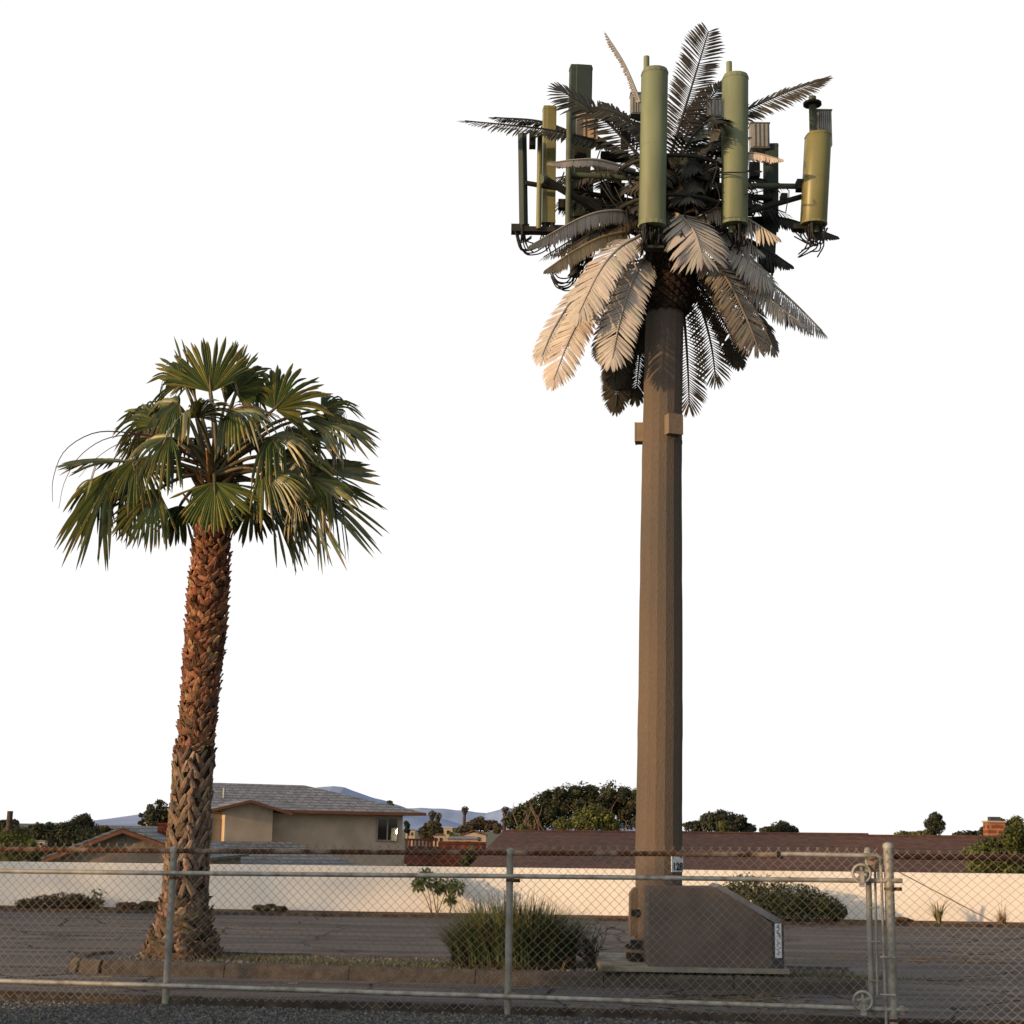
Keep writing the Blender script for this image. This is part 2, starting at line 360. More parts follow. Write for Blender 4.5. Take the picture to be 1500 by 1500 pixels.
# tar seams, faded lines, dry litter on the lot
def seam(pxs, wd, m, z, name):
    bb = MB(); P = bez([gnd(x, y) for x, y in pxs], 18); Lp, Rp = [], []
    rr = random.Random(len(pxs) * 7 + int(pxs[0][0]))
    for i, p in enumerate(P):
        t = (P[min(i + 1, len(P) - 1)] - P[max(0, i - 1)]).normalized(); s = V((-t.y, t.x, 0)); k = wd * rr.uniform(.4, 1.2)
        q = p + s * rr.uniform(-.03, .03); Lp.append(q + s * k + V((0, 0, z))); Rp.append(q - s * k + V((0, 0, z)))
    bb.strip(Rp, Lp); tag(bb.build(name, m), kind='structure')
M['tar'] = mat('tar', (.016, .016, .018), .8, .3, 8)
M['oldpaint'] = mat('worn_paint', (.17, .155, .14), .9, .5, 9, col2=(.07, .062, .06), c2scale=6)
for k, s in enumerate([[(-20, 1417), (60, 1416), (140, 1431), (300, 1428)], [(60, 1470), (130, 1456), (230, 1450), (400, 1447)], [(400, 1464), (560, 1470), (740, 1476), (1000, 1483), (1250, 1492)],
                       [(-10, 1382), (200, 1382), (420, 1389), (620, 1396)], [(-10, 1369), (120, 1371), (230, 1367)], [(300, 1375), (520, 1380), (640, 1384)],
                       [(1310, 1449), (1400, 1452), (1520, 1450)], [(1140, 1398), (1280, 1404), (1520, 1404)], [(1140, 1420), (1300, 1436), (1520, 1432)]]):
    seam(s, .018, M['tar'], .004 + .0012 * k, 'tar_seam')
for k, s in enumerate([[(-20, 1343), (100, 1345), (235, 1346)], [(60, 1350), (230, 1351)], [(330, 1361), (480, 1362)]]):
    seam(s, .035, M['oldpaint'], .0045 + .0012 * k, 'painted_line')
b = MB(); r = random.Random(12)
for (px, py, n, s) in [(1090, 1462, 160, .3), (1060, 1468, 80, .5), (1120, 1478, 60, .6), (880, 1475, 40, .8), (1380, 1408, 60, .6), (340, 1362, 40, 1.), (600, 1372, 25, .8), (1440, 1440, 20, .5), (1300, 1350, 60, .5), (700, 1445, 40, 1.2), (300, 1440, 30, 1.5)]:
    p = gnd(px, py)
    for i in range(n):
        q = p + V((r.gauss(0, s), r.gauss(0, s * .5), .012)); a = r.uniform(0, 3.14); l = r.uniform(.02, .11); d = V((math.cos(a), math.sin(a), 0)) * l; e = V((-d.y, d.x, 0)).normalized() * .005
        b.add([q - d - e, q + d - e, q + d + e + V((0, 0, .01)), q - d + e + V((0, 0, .006))], [(0, 1, 2, 3)], jit((.14, .11, .065), .35, r))
tag(b.build('dry_litter', M['grass']), 'dry straw and leaf bits scattered on the asphalt', 'litter', kind='stuff')

# ------------------------------------------------------------------ white wall
WY = 31.25
b = MB(); WPX = [(-60, 1261.5), (300, 1266), (700, 1270.5), (1100, 1275.5), (1560, 1281)]
tops = [at(x, y, WY) for x, y in WPX]
for i in range(4):
    a, c = tops[i], tops[i + 1]
    b.prism([V((a.x, WY, -.05)), V((c.x, WY, -.05)), c, a], (0, .2, 0))
wo = b.build('boundary_wall', M['wallw']); tag(wo, 'long low white rendered wall running across behind the parking lot', 'wall')
b = MB(); b.add([(-40, WY - .75, .012), (40, WY - .75, .012), (40, WY - .002, .06), (-40, WY - .002, .06)], [(0, 1, 2, 3)])
tag(b.build('soil_strip', M['soil']), kind='structure')
kerb_run('wall_kerb', [V((-30, WY - .8, 0)), V((30, WY - .8, 0))], .12, .055, M['dark_kerb'], 3., 14)

# ------------------------------------------------------------------ fan palm
PY = 19.35
cl = [(266, 1402, 58), (267, 1385, 52), (268, 1360, 42), (270, 1330, 35), (272, 1290, 32), (275, 1240, 30), (279, 1180, 28.5), (283, 1130, 28.5), (284.5, 1108, 29), (286, 1095, 26), (291, 1040, 26), (296, 980, 28), (301, 930, 29.5), (304, 880, 30), (308, 830, 28), (310, 785, 27), (312, 745, 22), (313, 715, 16)]
cp = [at(x, y, PY) for x, y, w_ in cl]; cr = [msz(w_, PY) for x, y, w_ in cl]
palm = thing('fan_palm', (cp[0].x, PY, IZ - .02), 'tall fan palm with shaggy brown trunk and drooping green fans in the island', 'palm tree')
b = MB()
NS = 130; axis = bez(cp, NS); rads = []
for i in range(NS + 1):
    t = i / NS * (len(cr) - 1); k = min(int(t), len(cr) - 2); rads.append(cr[k] * (1 - (t - k)) + cr[k + 1] * (t - k))
axis[0].z = IZ - .05
b.tube(axis, [x * .86 for x in rads], 20, (.05, .03, .02))
arc = [0]
for i in range(NS): arc.append(arc[-1] + (axis[i + 1] - axis[i]).length)
def trunk_at(s):
    s = max(0, min(arc[-1] - 1e-4, s)); i = 0
    while arc[i + 1] < s: i += 1
    u = (s - arc[i]) / (arc[i + 1] - arc[i]); p = axis[i].lerp(axis[i + 1], u); t = (axis[i + 1] - axis[i]).normalized()
    return p, t, rads[i] * (1 - u) + rads[i + 1] * u
r = random.Random(21)
s = .02; row = 0; Ltr = arc[-1]
s_join = next(arc[i] for i in range(NS) if axis[i].z >= at(285, 1108, PY).z)     # ledge between smooth-cut and shaggy part
s_low = next(arc[i] for i in range(NS) if axis[i].z >= at(270, 1320, PY).z)
while s < Ltr - .05:
    p, t, rad = trunk_at(s)
    upper = s > s_join; low = s < s_low
    n = 17 if upper else (17 if low else 12)
    for k in range(n):
        a = 2 * math.pi * (k + .5 * (row % 2)) / n + r.uniform(-.10, .10)
        ss = s + r.uniform(-.03, .03); p2, t2, rad2 = trunk_at(ss)
        ex = V((math.cos(a), math.sin(a), 0)); ex = (ex - t2 * ex.dot(t2)).normalized(); ey = t2.cross(ex)
        if upper:
            h = r.uniform(.07, .14); wd = 2 * math.pi * rad2 / n * r.uniform(.45, .9); lift = r.uniform(.01, .05); slant = r.uniform(-1.1, 1.1)
            c = jit(r.choice([(.24, .10, .05), (.30, .135, .072), (.15, .06, .032), (.27, .125, .07), (.09, .04, .023)]), .3, r)
            if r.random() < .07: c = jit((.36, .22, .12), .2, r)
            hgt = (ss - s_join) / (Ltr - s_join)
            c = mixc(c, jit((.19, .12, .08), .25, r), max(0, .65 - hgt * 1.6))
        elif low:
            h = r.uniform(.07, .14); wd = 2 * math.pi * rad2 / n * r.uniform(.5, .95); lift = r.uniform(.015, .06); slant = r.uniform(-.9, .9)
            c = jit(r.choice([(.16, .115, .08), (.21, .15, .105), (.09, .065, .048)]), .3, r)
        else:
            h = r.uniform(.17, .25); wd = 2 * math.pi * rad2 / n * r.uniform(.34, .5); lift = r.uniform(.015, .05); slant = (1 if (row + k) % 2 or r.random() < .15 else -1) * r.uniform(.7, 2.0)
            c = jit(r.choice([(.22, .155, .11), (.18, .13, .095), (.12, .09, .07), (.28, .205, .15)]), .22, r)
        vs = []
        rows = 4
        for q in range(rows):
            u = q / (rows - 1); wq = wd * (1 - .12 * u - (.75 * max(0, u - .6) / .4 if upper else .35 * max(0, u - .8) / .2))
            out = rad2 * .88 + lift * (.25 + .85 * u * u) ; z = h * (u - .3)
            mid = slant * wd * 1.4 * (u - .5)
            for e, bo in ((-1, 0), (-.45, .018), (.45, .018), (1, 0)):
                vs.append(p2 + t2 * (z + r.uniform(-.008, .008)) + ex * (out + bo) + ey * (e * wq * .8 + mid + r.uniform(-.005, .005)))
        fs, cs = [], []
        for q in range(rows - 1):
            for e in range(3):
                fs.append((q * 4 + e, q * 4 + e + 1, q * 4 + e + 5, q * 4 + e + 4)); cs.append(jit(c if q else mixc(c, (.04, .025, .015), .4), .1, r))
        # thickness lip at the cut end
        top = vs[-4:]; inn_ = [x - ex * .025 - t2 * .01 for x in top]
        o = len(vs); vs += inn_
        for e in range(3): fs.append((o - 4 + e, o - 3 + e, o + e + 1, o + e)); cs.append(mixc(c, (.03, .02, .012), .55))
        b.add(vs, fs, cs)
    s += .066 if upper else (.062 if low else .095); row += 1
# ragged skirt ledge and root fibres
for i in range(26):
    a = 2 * math.pi * i / 26; p2, t2, rad2 = trunk_at(s_join); ex = V((math.cos(a), math.sin(a), 0)); ey = t2.cross(ex)
    o = rad2 * r.uniform(1.0, 1.14); z = r.uniform(-.03, .05); wd = r.uniform(.04, .07)
    b.add([p2 + ex * rad2 * .9 + ey * wd + t2 * (z - .03), p2 + ex * rad2 * .9 - ey * wd + t2 * (z - .03), p2 + ex * o - ey * wd * .8 + t2 * (z + .05), p2 + ex * o + ey * wd * .5 + t2 * (z + .07)], [(0, 1, 2, 3)], jit((.06, .035, .022), .3, r))
for i in range(260):
    a = r.uniform(0, 6.283); p2, t2, rad2 = trunk_at(r.uniform(0, .2)); ex = V((math.cos(a), math.sin(a), 0)); ey = t2.cross(ex)
    q = p2 + ex * rad2 * .9; q2 = p2 + ex * rad2 * r.uniform(1.05, 1.35) + ey * r.uniform(-.1, .1) - t2 * r.uniform(.05, .2); q2.z = max(q2.z, IZ - .02)
    b.add([q + ey * .012, q - ey * .012, q2 - ey * .006, q2 + ey * .006], [(0, 1, 2, 3)], jit((.13, .085, .055), .4, r))
b.build('trunk', M['palmbark'], palm)

HUB = at(313, 697, PY)
GREEN = [(.065, .09, .022), (.09, .11, .027), (.042, .064, .02), (.16, .15, .038), (.05, .075, .02), (.03, .05, .016)]
def fan(base, A, Nn, Rd, spread=170, nseg=36, curl=.25, droop=.35, petc=(.085, .07, .028), dark=1.0, seed=0, hub=None, dry=.25):
    r = random.Random(seed); A = A.normalized(); Nn = (Nn - A * Nn.dot(A)).normalized(); S = A.cross(Nn)
    fr = MB(); nseg = int(nseg * .8); dth = R(spread) / nseg
    brk = set()
    for _ in range(r.randint(1, 3)):
        q0 = r.randint(0, nseg - 1); brk |= set(range(q0, q0 + r.randint(2, 5)))
    for k in range(nseg):
        th = -R(spread) / 2 + (k + .5) * dth; rel = abs(th) / (R(spread) / 2)
        d = A * math.cos(th) + S * math.sin(th); e = S * math.cos(th) - A * math.sin(th)
        Ln = Rd * .95 * (1 - .15 * rel ** 2) * r.uniform(.88, 1.05)
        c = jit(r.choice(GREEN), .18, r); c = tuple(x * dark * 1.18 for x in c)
        tipd = r.uniform(.5, 1.6); tw = r.uniform(-.12, .12); broken = k in brk or r.random() < .04
        Lp, Mp, Rp, cs = [], [], [], []
        st = (.04, .2, .36, .52, .66, .78, .87, .94, 1.0)
        for q, u in enumerate(st):
            hw = math.tan(dth / 2) * Ln * u * 1.04 if u <= .76 else math.tan(dth / 2) * Ln * .78 * (1 - ((u - .76) / .24) ** 2.2) + .002
            p = base + d * Ln * u + e * tw * Ln * max(0, u - .5) - Nn * curl * Ln * (u * u) * (.35 + .65 * rel)
            g = droop * tipd * Rd * max(0, u - .55) ** 1.5 * 1.5
            if broken and u > .5: g += .75 * Ln * (u - .5); p -= d * Ln * (u - .5) * .75
            p = p - V((0, 0, g))
            fold = Nn * hw * 1.15
            Lp.append(p - e * hw - fold * .5); Mp.append(p + fold * .5); Rp.append(p + e * hw - fold * .5)
        for q in range(len(st) - 1):
            cc = c
            if q >= 6 and r.random() < dry * 1.6: cc = jit((.19, .14, .05), .2, r)
            elif q >= 4 and r.random() < dry: cc = mixc(c, (.16, .13, .035), .6)
            cs.append(cc)
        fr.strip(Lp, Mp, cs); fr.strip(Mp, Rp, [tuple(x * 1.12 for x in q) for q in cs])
        # hanging thread at the cleft
        if r.random() < .3:
            p = Lp[4]; q = p + V((r.uniform(-.02, .02), r.uniform(-.02, .02), -r.uniform(.06, .22)))
            fr.add([p - e * .002, p + e * .002, q], [(0, 1, 2)], (.2, .15, .06))
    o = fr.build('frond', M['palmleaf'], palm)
    pt = MB(); h = hub or HUB + V((r.uniform(-.06, .06), r.uniform(-.06, .06), r.uniform(-.1, .12)))
    midp = h.lerp(base, .55) + V((0, 0, .10 * (base - h).length))
    P = bez([h, midp, base + A * .03, base + A * Rd * .28 - Nn * .008], 9)
    pt.tube(P, [.034 - .024 * i / 9 for i in range(10)], 6, petc)
    pt.build('petiole', M['petiole'], o)
def PF(px, py, dy, tx, ty, tdy, face, R_px=None, **kw):           # fan from base spot to tip spot
    p = at(px, py, PY + dy); q = at(tx, ty, PY + tdy)
    rd = (q - p).length if R_px is None else msz(R_px, PY)
    fan(p, q - p, V(face), rd, seed=px * 3 + py, **kw)
CAMN = (0, -1, .15)
PF(309, 575, -.15, 302, 486, -.1, (0, -1, .25), spread=138, nseg=44, curl=.08, droop=.05)
PF(402, 600, .05, 452, 535, .1, (-.1, -1, .2), R_px=98, spread=190, nseg=50, curl=.12, droop=.3, dark=.85)
PF(446, 612, .35, 566, 628, .45, (.1, -.5, .85), spread=120, nseg=34, curl=.12, droop=.35, dark=.8)
PF(405, 668, -.2, 500, 672, -.15, (.1, -.75, .6), R_px=100, spread=115, nseg=36, curl=.15, droop=.4)
PF(430, 690, .1, 566, 690, .25, (.1, -.6, .8), spread=100, nseg=26, curl=.1, droop=.1, dark=.75)
PF(412, 697, .0, 582, 762, .15, (.35, -.8, .6), spread=72, nseg=36, curl=.18, droop=.22)
PF(385, 712, .35, 492, 790, .5, (.3, -.9, .3), spread=76, nseg=34, curl=.18, droop=.3, dark=.75)
PF(314, 706, -.62, 318, 785, -.72, (0, -1, .3), spread=160, nseg=46, curl=.08, droop=.06, dark=1.25)
PF(232, 716, -.25, 172, 796, -.3, (-.3, -1, .35), spread=125, nseg=44, curl=.2, droop=.15, dark=1.1)
PF(172, 684, -.05, 74, 798, .05, (-.3, -.9, .35), spread=74, nseg=32, curl=.25, droop=.25, dark=1.0)
PF(186, 676, .1, 86, 668, .2, (-.1, -.35, 1), spread=100, nseg=30, curl=.1, droop=.25, dark=.8)
PF(200, 672, -.35, 190, 735, -.45, (-.2, -1, .5), spread=150, nseg=38, curl=.35, droop=.5)
PF(238, 622, .0, 178, 568, .1, (-.3, -.9, .5), R_px=82, spread=120, nseg=36, curl=.2, droop=.75)
PF(288, 612, -.5, 300, 578, -.8, (0, -.3, 1), R_px=72, spread=190, nseg=40, curl=.5, droop=.55)
PF(262, 590, -.1, 215, 600, -.15, (-.2, -.8, .6), R_px=62, spread=190, nseg=38, curl=.35, droop=.8)
PF(288, 590, -.05, 254, 482, .0, (-.6, -.8, .1), spread=30, nseg=14, curl=.05, droop=.05)
PF(330, 590, .35, 356, 492, .4, (.5, -.9, .1), R_px=118, spread=44, nseg=20, curl=.1, droop=.08)
PF(350, 560, .3, 385, 525, .4, (.1, -1, .2), R_px=68, spread=170, nseg=36, curl=.2, droop=.45, dark=.8)
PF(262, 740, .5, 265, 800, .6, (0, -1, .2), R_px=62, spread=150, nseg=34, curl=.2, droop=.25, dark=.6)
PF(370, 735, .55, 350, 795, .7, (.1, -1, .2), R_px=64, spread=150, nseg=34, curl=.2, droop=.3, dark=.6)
PF(385, 690, -.45, 440, 720, -.7, (.1, -.9, .6), R_px=78, spread=150, nseg=40, curl=.3, droop=.5)
PF(225, 640, .5, 175, 625, .7, (0, -.8, .6), R_px=70, spread=170, nseg=34, curl=.3, droop=.8, dark=.7)
PF(420, 640, .5, 480, 650, .7, (0, -.8, .5), R_px=75, spread=170, nseg=34, curl=.3, droop=.8, dark=.7)
PF(340, 600, -.35, 372, 600, -.5, (.1, -.7, .8), R_px=75, spread=180, nseg=38, curl=.4, droop=.75)
PF(305, 560, .5, 310, 520, .8, (0, -.8, .5), R_px=75, spread=190, nseg=38, curl=.3, droop=.6, dark=.7)
PF(360, 640, .6, 380, 640, .9, (0, -.6, .8), R_px=70, spread=190, nseg=34, curl=.4, droop=.9, dark=.65)
PF(270, 645, .6, 250, 640, .9, (0, -.6, .8), R_px=70, spread=190, nseg=34, curl=.4, droop=.9, dark=.65)
PF(250, 640, -.35, 205, 660, -.5, (-.2, -.8, .6), R_px=70, spread=175, nseg=38, curl=.35, droop=.8)
PF(395, 640, -.3, 440, 650, -.5, (.2, -.8, .6), R_px=75, spread=175, nseg=38, curl=.35, droop=.8, dark=.85)
PF(440, 640, .2, 510, 640, .2, (.2, -.7, .7), R_px=70, spread=160, nseg=34, curl=.3, droop=.8, dark=.8)
PF(455, 700, -.1, 530, 722, -.2, (.3, -.8, .5), R_px=85, spread=105, nseg=36, curl=.25, droop=.5)
PF(430, 722, .2, 485, 755, .25, (.3, -.9, .3), R_px=74, spread=150, nseg=36, curl=.25, droop=.4, dark=.75)
PF(150, 700, .2, 110, 760, .3, (-.3, -.9, .3), R_px=82, spread=120, nseg=34, curl=.25, droop=.4, dark=.85)
PF(200, 700, .3, 165, 740, .4, (-.2, -.9, .4), R_px=85, spread=150, nseg=34, curl=.25, droop=.5, dark=.75)
PF(345, 575, .1, 400, 545, .1, (.2, -.9, .4), R_px=75, spread=180, nseg=38, curl=.25, droop=.5, dark=.85)
PF(270, 560, .25, 245, 530, .3, (-.2, -.9, .4), R_px=72, spread=170, nseg=36, curl=.25, droop=.45, dark=.9)
PF(225, 610, .3, 190, 600, .4, (-.2, -.8, .5), R_px=70, spread=170, nseg=36, curl=.3, droop=.7, dark=.85)
PF(470, 600, .4, 520, 590, .5, (.2, -.8, .5), R_px=75, spread=150, nseg=36, curl=.3, droop=.6, dark=.75)
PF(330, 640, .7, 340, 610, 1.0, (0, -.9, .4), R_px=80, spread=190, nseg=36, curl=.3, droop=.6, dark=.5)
# arching flower stalks
def stalk(pts, w_=.012, c=(.085, .035, .03)):
    bb = MB(); P = bez([at(x, y, PY + d) for x, y, d in pts], 22); bb.tube(P, [w_ * (1 - .7 * i / 22) for i in range(23)], 5, c)
    return bb.build('flower_stalk', M['petiole'], palm)
stalk([(312, 690, 0), (240, 645, -.2), (180, 633, -.4), (135, 635, -.5), (95, 660, -.55), (78, 700, -.55), (77, 735, -.5)])
stalk([(312, 690, 0), (230, 642, -.1), (165, 640, -.3), (120, 665, -.4), (95, 705, -.4), (86, 745, -.35)], .010)
stalk([(312, 688, 0), (230, 645, 0), (180, 648, -.15), (140, 672, -.2), (115, 700, -.2)], .009)
stalk([(314, 680, 0), (338, 603, -.35), (360, 594, -.4), (400, 608, -.42), (425, 625, -.4), (440, 670, -.4)], .010, (.11, .05, .04))
stalk([(314, 682, 0), (345, 600, -.3), (400, 606, -.36), (414, 622, -.36), (428, 660, -.36), (462, 690, -.3)], .009, (.13, .05, .04))
bb = MB()
for i in range(28):                                             # old leaf bases just under the crown
    a = rnd.uniform(0, 6.28); z = rnd.uniform(-.55, .1); p = HUB + V((math.cos(a) * .14, math.sin(a) * .14, z - .1))
    d = V((math.cos(a), math.sin(a), rnd.uniform(.8, 2))).normalized()
    bb.tube([p, p + d * rnd.uniform(.15, .4)], [.035, .012], 5, jit((.25, .12, .04), .3))
bb.build('leaf_base', M['petiole'], palm)

# ------------------------------------------------------------------ cell tower
TY = 18.65
tb = at(965, 1413, TY)
tower = thing('cell_tower', (tb.x, TY, IZ), 'cell phone tower disguised as a palm with plastic fronds and antenna panels', 'cell tower')
pc = [(965, 1420, 34), (965, 1240, 33.7), (966.5, 1100, 33.2), (967.5, 1000, 32.6), (968.5, 800, 31.4), (970, 640, 30), (974, 450, 29), (978, 380, 26), (982, 300, 20), (984, 230, 16)]
P = bez([at(x, y, TY) for x, y, q in pc], 60)
rr = []
for i in range(61):
    t = i / 60 * (len(pc) - 1); k = min(int(t), len(pc) - 2); rr.append(msz(pc[k][2] * (1 - t + k) + pc[k + 1][2] * (t - k), TY))
r = random.Random(4)
b = MB(); b.tube(P, [x * r.uniform(.99, 1.01) for x in rr], 16, None, smooth=False, rot=R(8)); b.build('pole', M['pole'], tower)
for y_ in (648, 612):
    b = MB(); b.tube([at(971, y_ + 1.2, TY), at(971, y_ - 1.2, TY)], msz(30.3, TY), 12, None, smooth=False, rot=R(8)); b.build('sleeve_seam', M['pole'], tower)
# pineapple bulb under the crown
b = MB(); r = random.Random(9)
bp = [(975, 457, 33), (977, 440, 40), (980, 415, 43), (982, 390, 42), (984, 365, 36), (985, 340, 26)]
BP = bez([at(x, y, TY) for x, y, q in bp], 20); BR = []
for i in range(21):
    t = i / 20 * 5; k = min(int(t), 4); BR.append(msz(bp[k][2] * (1 - t + k) + bp[k + 1][2] * (t - k), TY))
b.tube(BP, [x * .95 for x in BR], 20, (.03, .022, .018))
for i in range(0, 20):
    for k in range(15):
        a = 2 * math.pi * (k + .5 * (i % 2)) / 15; ex = V((math.cos(a), math.sin(a), 0)); ey = V((-math.sin(a), math.cos(a), 0)); p = BP[i]; rad = BR[i]
        wd = math.pi * rad / 15 * .95; h = .05
        c = jit((.028, .021, .017), .35, r)
        v0 = [p + ex * (rad + .0) + ey * -wd, p + ex * (rad) + V((0, 0, -h)), p + ex * rad + ey * wd, p + ex * rad * .98 + V((0, 0, h)), p + ex * (rad + .028) + V((0, 0, .012))]
        b.add(v0, [(0, 1, 4), (1, 2, 4), (2, 3, 4), (3, 0, 4)], c)
b.build('bulb', M['bulb'], tower)

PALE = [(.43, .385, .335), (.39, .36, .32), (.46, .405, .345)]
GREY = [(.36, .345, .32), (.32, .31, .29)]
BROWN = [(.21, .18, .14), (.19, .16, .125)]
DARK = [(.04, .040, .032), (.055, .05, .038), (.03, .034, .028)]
def frond(pts, hw, nrm, drop=12, pal=PALE, seed=0, both=True, spacing=.027, width=.0185, tipfan=True, startu=.04, taper=.35):
    r = random.Random(seed); Ps = [at(x, y, TY + d) for x, y, d in pts]
    Ps[-1] = Ps[-1] - (Ps[-1] - Ps[-2]).normalized() * msz(min(14, hw * .5), TY)
    n = 40; C = bez(Ps, n); Ln = sum((C[i + 1] - C[i]).length for i in range(n)); hw = msz(hw * 1.1, TY)
    fr = MB(); c0 = r.choice(pal)
    fr.tube(C, [.020 * (1 - .75 * i / n) + .003 for i in range(n + 1)], 5, tuple(x * .72 for x in c0))
    cnt = int(Ln * (1 - startu) / spacing); nr = V(nrm)
    for k in range(cnt + 1):
        u = startu + (1 - startu) * k / cnt; x = u * n; i = min(int(x), n - 1); p = C[i].lerp(C[i + 1], x - i); T = (C[i + 1] - C[i]).normalized()
        Nn = nr - T * nr.dot(T)
        if Nn.length < 1e-3: Nn = T.orthogonal()
        Nn.normalize(); S = T.cross(Nn)
        env = min(1, .7 + u * 2.2) * (1 - taper * max(0, (u - .7) / .3) ** 1.3) * (1 - .3 * max(0, (u - .85) / .15))
        phi = R(22 + 20 * u + (34 * max(0, (u - .86) / .14) if tipfan else 0)) + R(r.uniform(-3, 3))
        if r.random() < .02: continue
        for sd_ in (-1, 1):
            if not both and sd_ > 0: continue
            dl = R(drop + r.uniform(-7, 7))
            d = (S * sd_ * math.cos(dl) - Nn * math.sin(dl)) * math.cos(phi) + T * math.sin(phi)
            l = hw * env * r.uniform(.92, 1.05) / max(.45, math.cos(phi) * (math.cos(dl) if drop < 45 else .95))
            l = min(l, hw * (1.4 - .75 * max(0, (u - .8) / .2)))
            wv = d.cross(Nn if drop < 45 else S); wv = wv.normalized() * width
            c = jit(c0, .12, r); b0 = p; m1 = p + d * l * .5 - Nn * .004; tp = p + d * l - Nn * l * .06 - V((0, 0, .03 * l))
            m2 = p + d * l * .8 - Nn * l * .03
            lift = Nn * .003
            fr.add([b0 - wv * .35, b0 + wv * .35, m1 - wv, m1 + lift, m1 + wv, m2 - wv * .75, m2 + wv * .75, tp], [(0, 1, 4, 3), (0, 3, 2), (2, 3, 5), (3, 6, 5), (3, 4, 6), (5, 6, 7)], c)
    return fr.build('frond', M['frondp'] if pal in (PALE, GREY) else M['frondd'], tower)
FC = (0, -1, .25)
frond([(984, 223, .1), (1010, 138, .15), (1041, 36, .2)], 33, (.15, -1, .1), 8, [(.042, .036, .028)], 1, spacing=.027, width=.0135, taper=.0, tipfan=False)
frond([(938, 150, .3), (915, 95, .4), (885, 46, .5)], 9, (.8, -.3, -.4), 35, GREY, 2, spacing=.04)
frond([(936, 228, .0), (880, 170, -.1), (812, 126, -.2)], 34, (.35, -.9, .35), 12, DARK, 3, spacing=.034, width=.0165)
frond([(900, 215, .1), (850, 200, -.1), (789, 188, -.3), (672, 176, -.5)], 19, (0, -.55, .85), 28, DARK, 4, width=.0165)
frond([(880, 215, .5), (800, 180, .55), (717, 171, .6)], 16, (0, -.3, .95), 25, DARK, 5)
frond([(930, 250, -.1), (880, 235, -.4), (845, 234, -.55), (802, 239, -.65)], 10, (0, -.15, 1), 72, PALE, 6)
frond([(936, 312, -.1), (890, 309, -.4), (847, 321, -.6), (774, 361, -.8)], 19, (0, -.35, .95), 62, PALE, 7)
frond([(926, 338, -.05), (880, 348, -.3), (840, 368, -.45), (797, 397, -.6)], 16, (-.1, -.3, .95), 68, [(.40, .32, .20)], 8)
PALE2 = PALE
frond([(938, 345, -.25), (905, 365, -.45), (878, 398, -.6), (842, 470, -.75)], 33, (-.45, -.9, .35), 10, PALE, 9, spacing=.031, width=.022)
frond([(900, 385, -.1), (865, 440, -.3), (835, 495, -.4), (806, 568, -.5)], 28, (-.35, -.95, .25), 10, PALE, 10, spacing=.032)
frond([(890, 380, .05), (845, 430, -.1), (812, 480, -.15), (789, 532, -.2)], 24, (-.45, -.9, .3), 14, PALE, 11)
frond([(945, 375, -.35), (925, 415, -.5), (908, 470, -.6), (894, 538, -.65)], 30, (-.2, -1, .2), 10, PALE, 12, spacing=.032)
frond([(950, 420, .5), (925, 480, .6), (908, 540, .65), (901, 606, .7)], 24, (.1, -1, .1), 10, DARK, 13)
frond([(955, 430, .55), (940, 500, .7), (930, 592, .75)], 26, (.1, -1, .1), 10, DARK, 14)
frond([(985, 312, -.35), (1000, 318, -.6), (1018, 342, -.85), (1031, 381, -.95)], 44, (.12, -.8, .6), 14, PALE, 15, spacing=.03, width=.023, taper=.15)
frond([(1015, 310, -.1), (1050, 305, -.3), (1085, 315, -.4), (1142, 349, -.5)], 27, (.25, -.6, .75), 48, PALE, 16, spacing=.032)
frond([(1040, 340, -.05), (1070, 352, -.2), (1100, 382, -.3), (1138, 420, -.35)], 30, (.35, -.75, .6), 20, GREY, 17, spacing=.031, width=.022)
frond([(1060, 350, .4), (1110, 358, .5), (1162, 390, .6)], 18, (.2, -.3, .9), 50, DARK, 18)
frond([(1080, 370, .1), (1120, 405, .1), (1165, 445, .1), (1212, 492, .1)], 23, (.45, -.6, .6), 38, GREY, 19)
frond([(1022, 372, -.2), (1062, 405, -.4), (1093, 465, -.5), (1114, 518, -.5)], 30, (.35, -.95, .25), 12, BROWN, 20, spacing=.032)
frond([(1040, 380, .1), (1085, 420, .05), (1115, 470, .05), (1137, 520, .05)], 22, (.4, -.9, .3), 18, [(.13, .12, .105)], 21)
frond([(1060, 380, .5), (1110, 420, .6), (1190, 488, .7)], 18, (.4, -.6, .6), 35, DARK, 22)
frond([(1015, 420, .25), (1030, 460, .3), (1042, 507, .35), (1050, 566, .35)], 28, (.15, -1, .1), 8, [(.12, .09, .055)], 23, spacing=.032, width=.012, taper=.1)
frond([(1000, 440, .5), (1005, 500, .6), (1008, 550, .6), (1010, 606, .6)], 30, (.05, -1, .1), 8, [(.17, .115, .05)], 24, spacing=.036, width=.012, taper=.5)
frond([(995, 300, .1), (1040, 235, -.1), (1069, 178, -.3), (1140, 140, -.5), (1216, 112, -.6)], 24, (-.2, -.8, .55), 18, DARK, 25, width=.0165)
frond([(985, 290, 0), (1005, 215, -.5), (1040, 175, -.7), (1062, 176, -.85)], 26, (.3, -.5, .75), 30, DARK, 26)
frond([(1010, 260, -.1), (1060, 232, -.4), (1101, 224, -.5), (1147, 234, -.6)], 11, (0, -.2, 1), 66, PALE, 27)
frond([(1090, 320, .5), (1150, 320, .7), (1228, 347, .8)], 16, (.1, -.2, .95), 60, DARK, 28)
frond([(1000, 330, .3), (1050, 360, .5), (1130, 445, .7)], 20, (.4, -.7, .5), 25, DARK, 29)
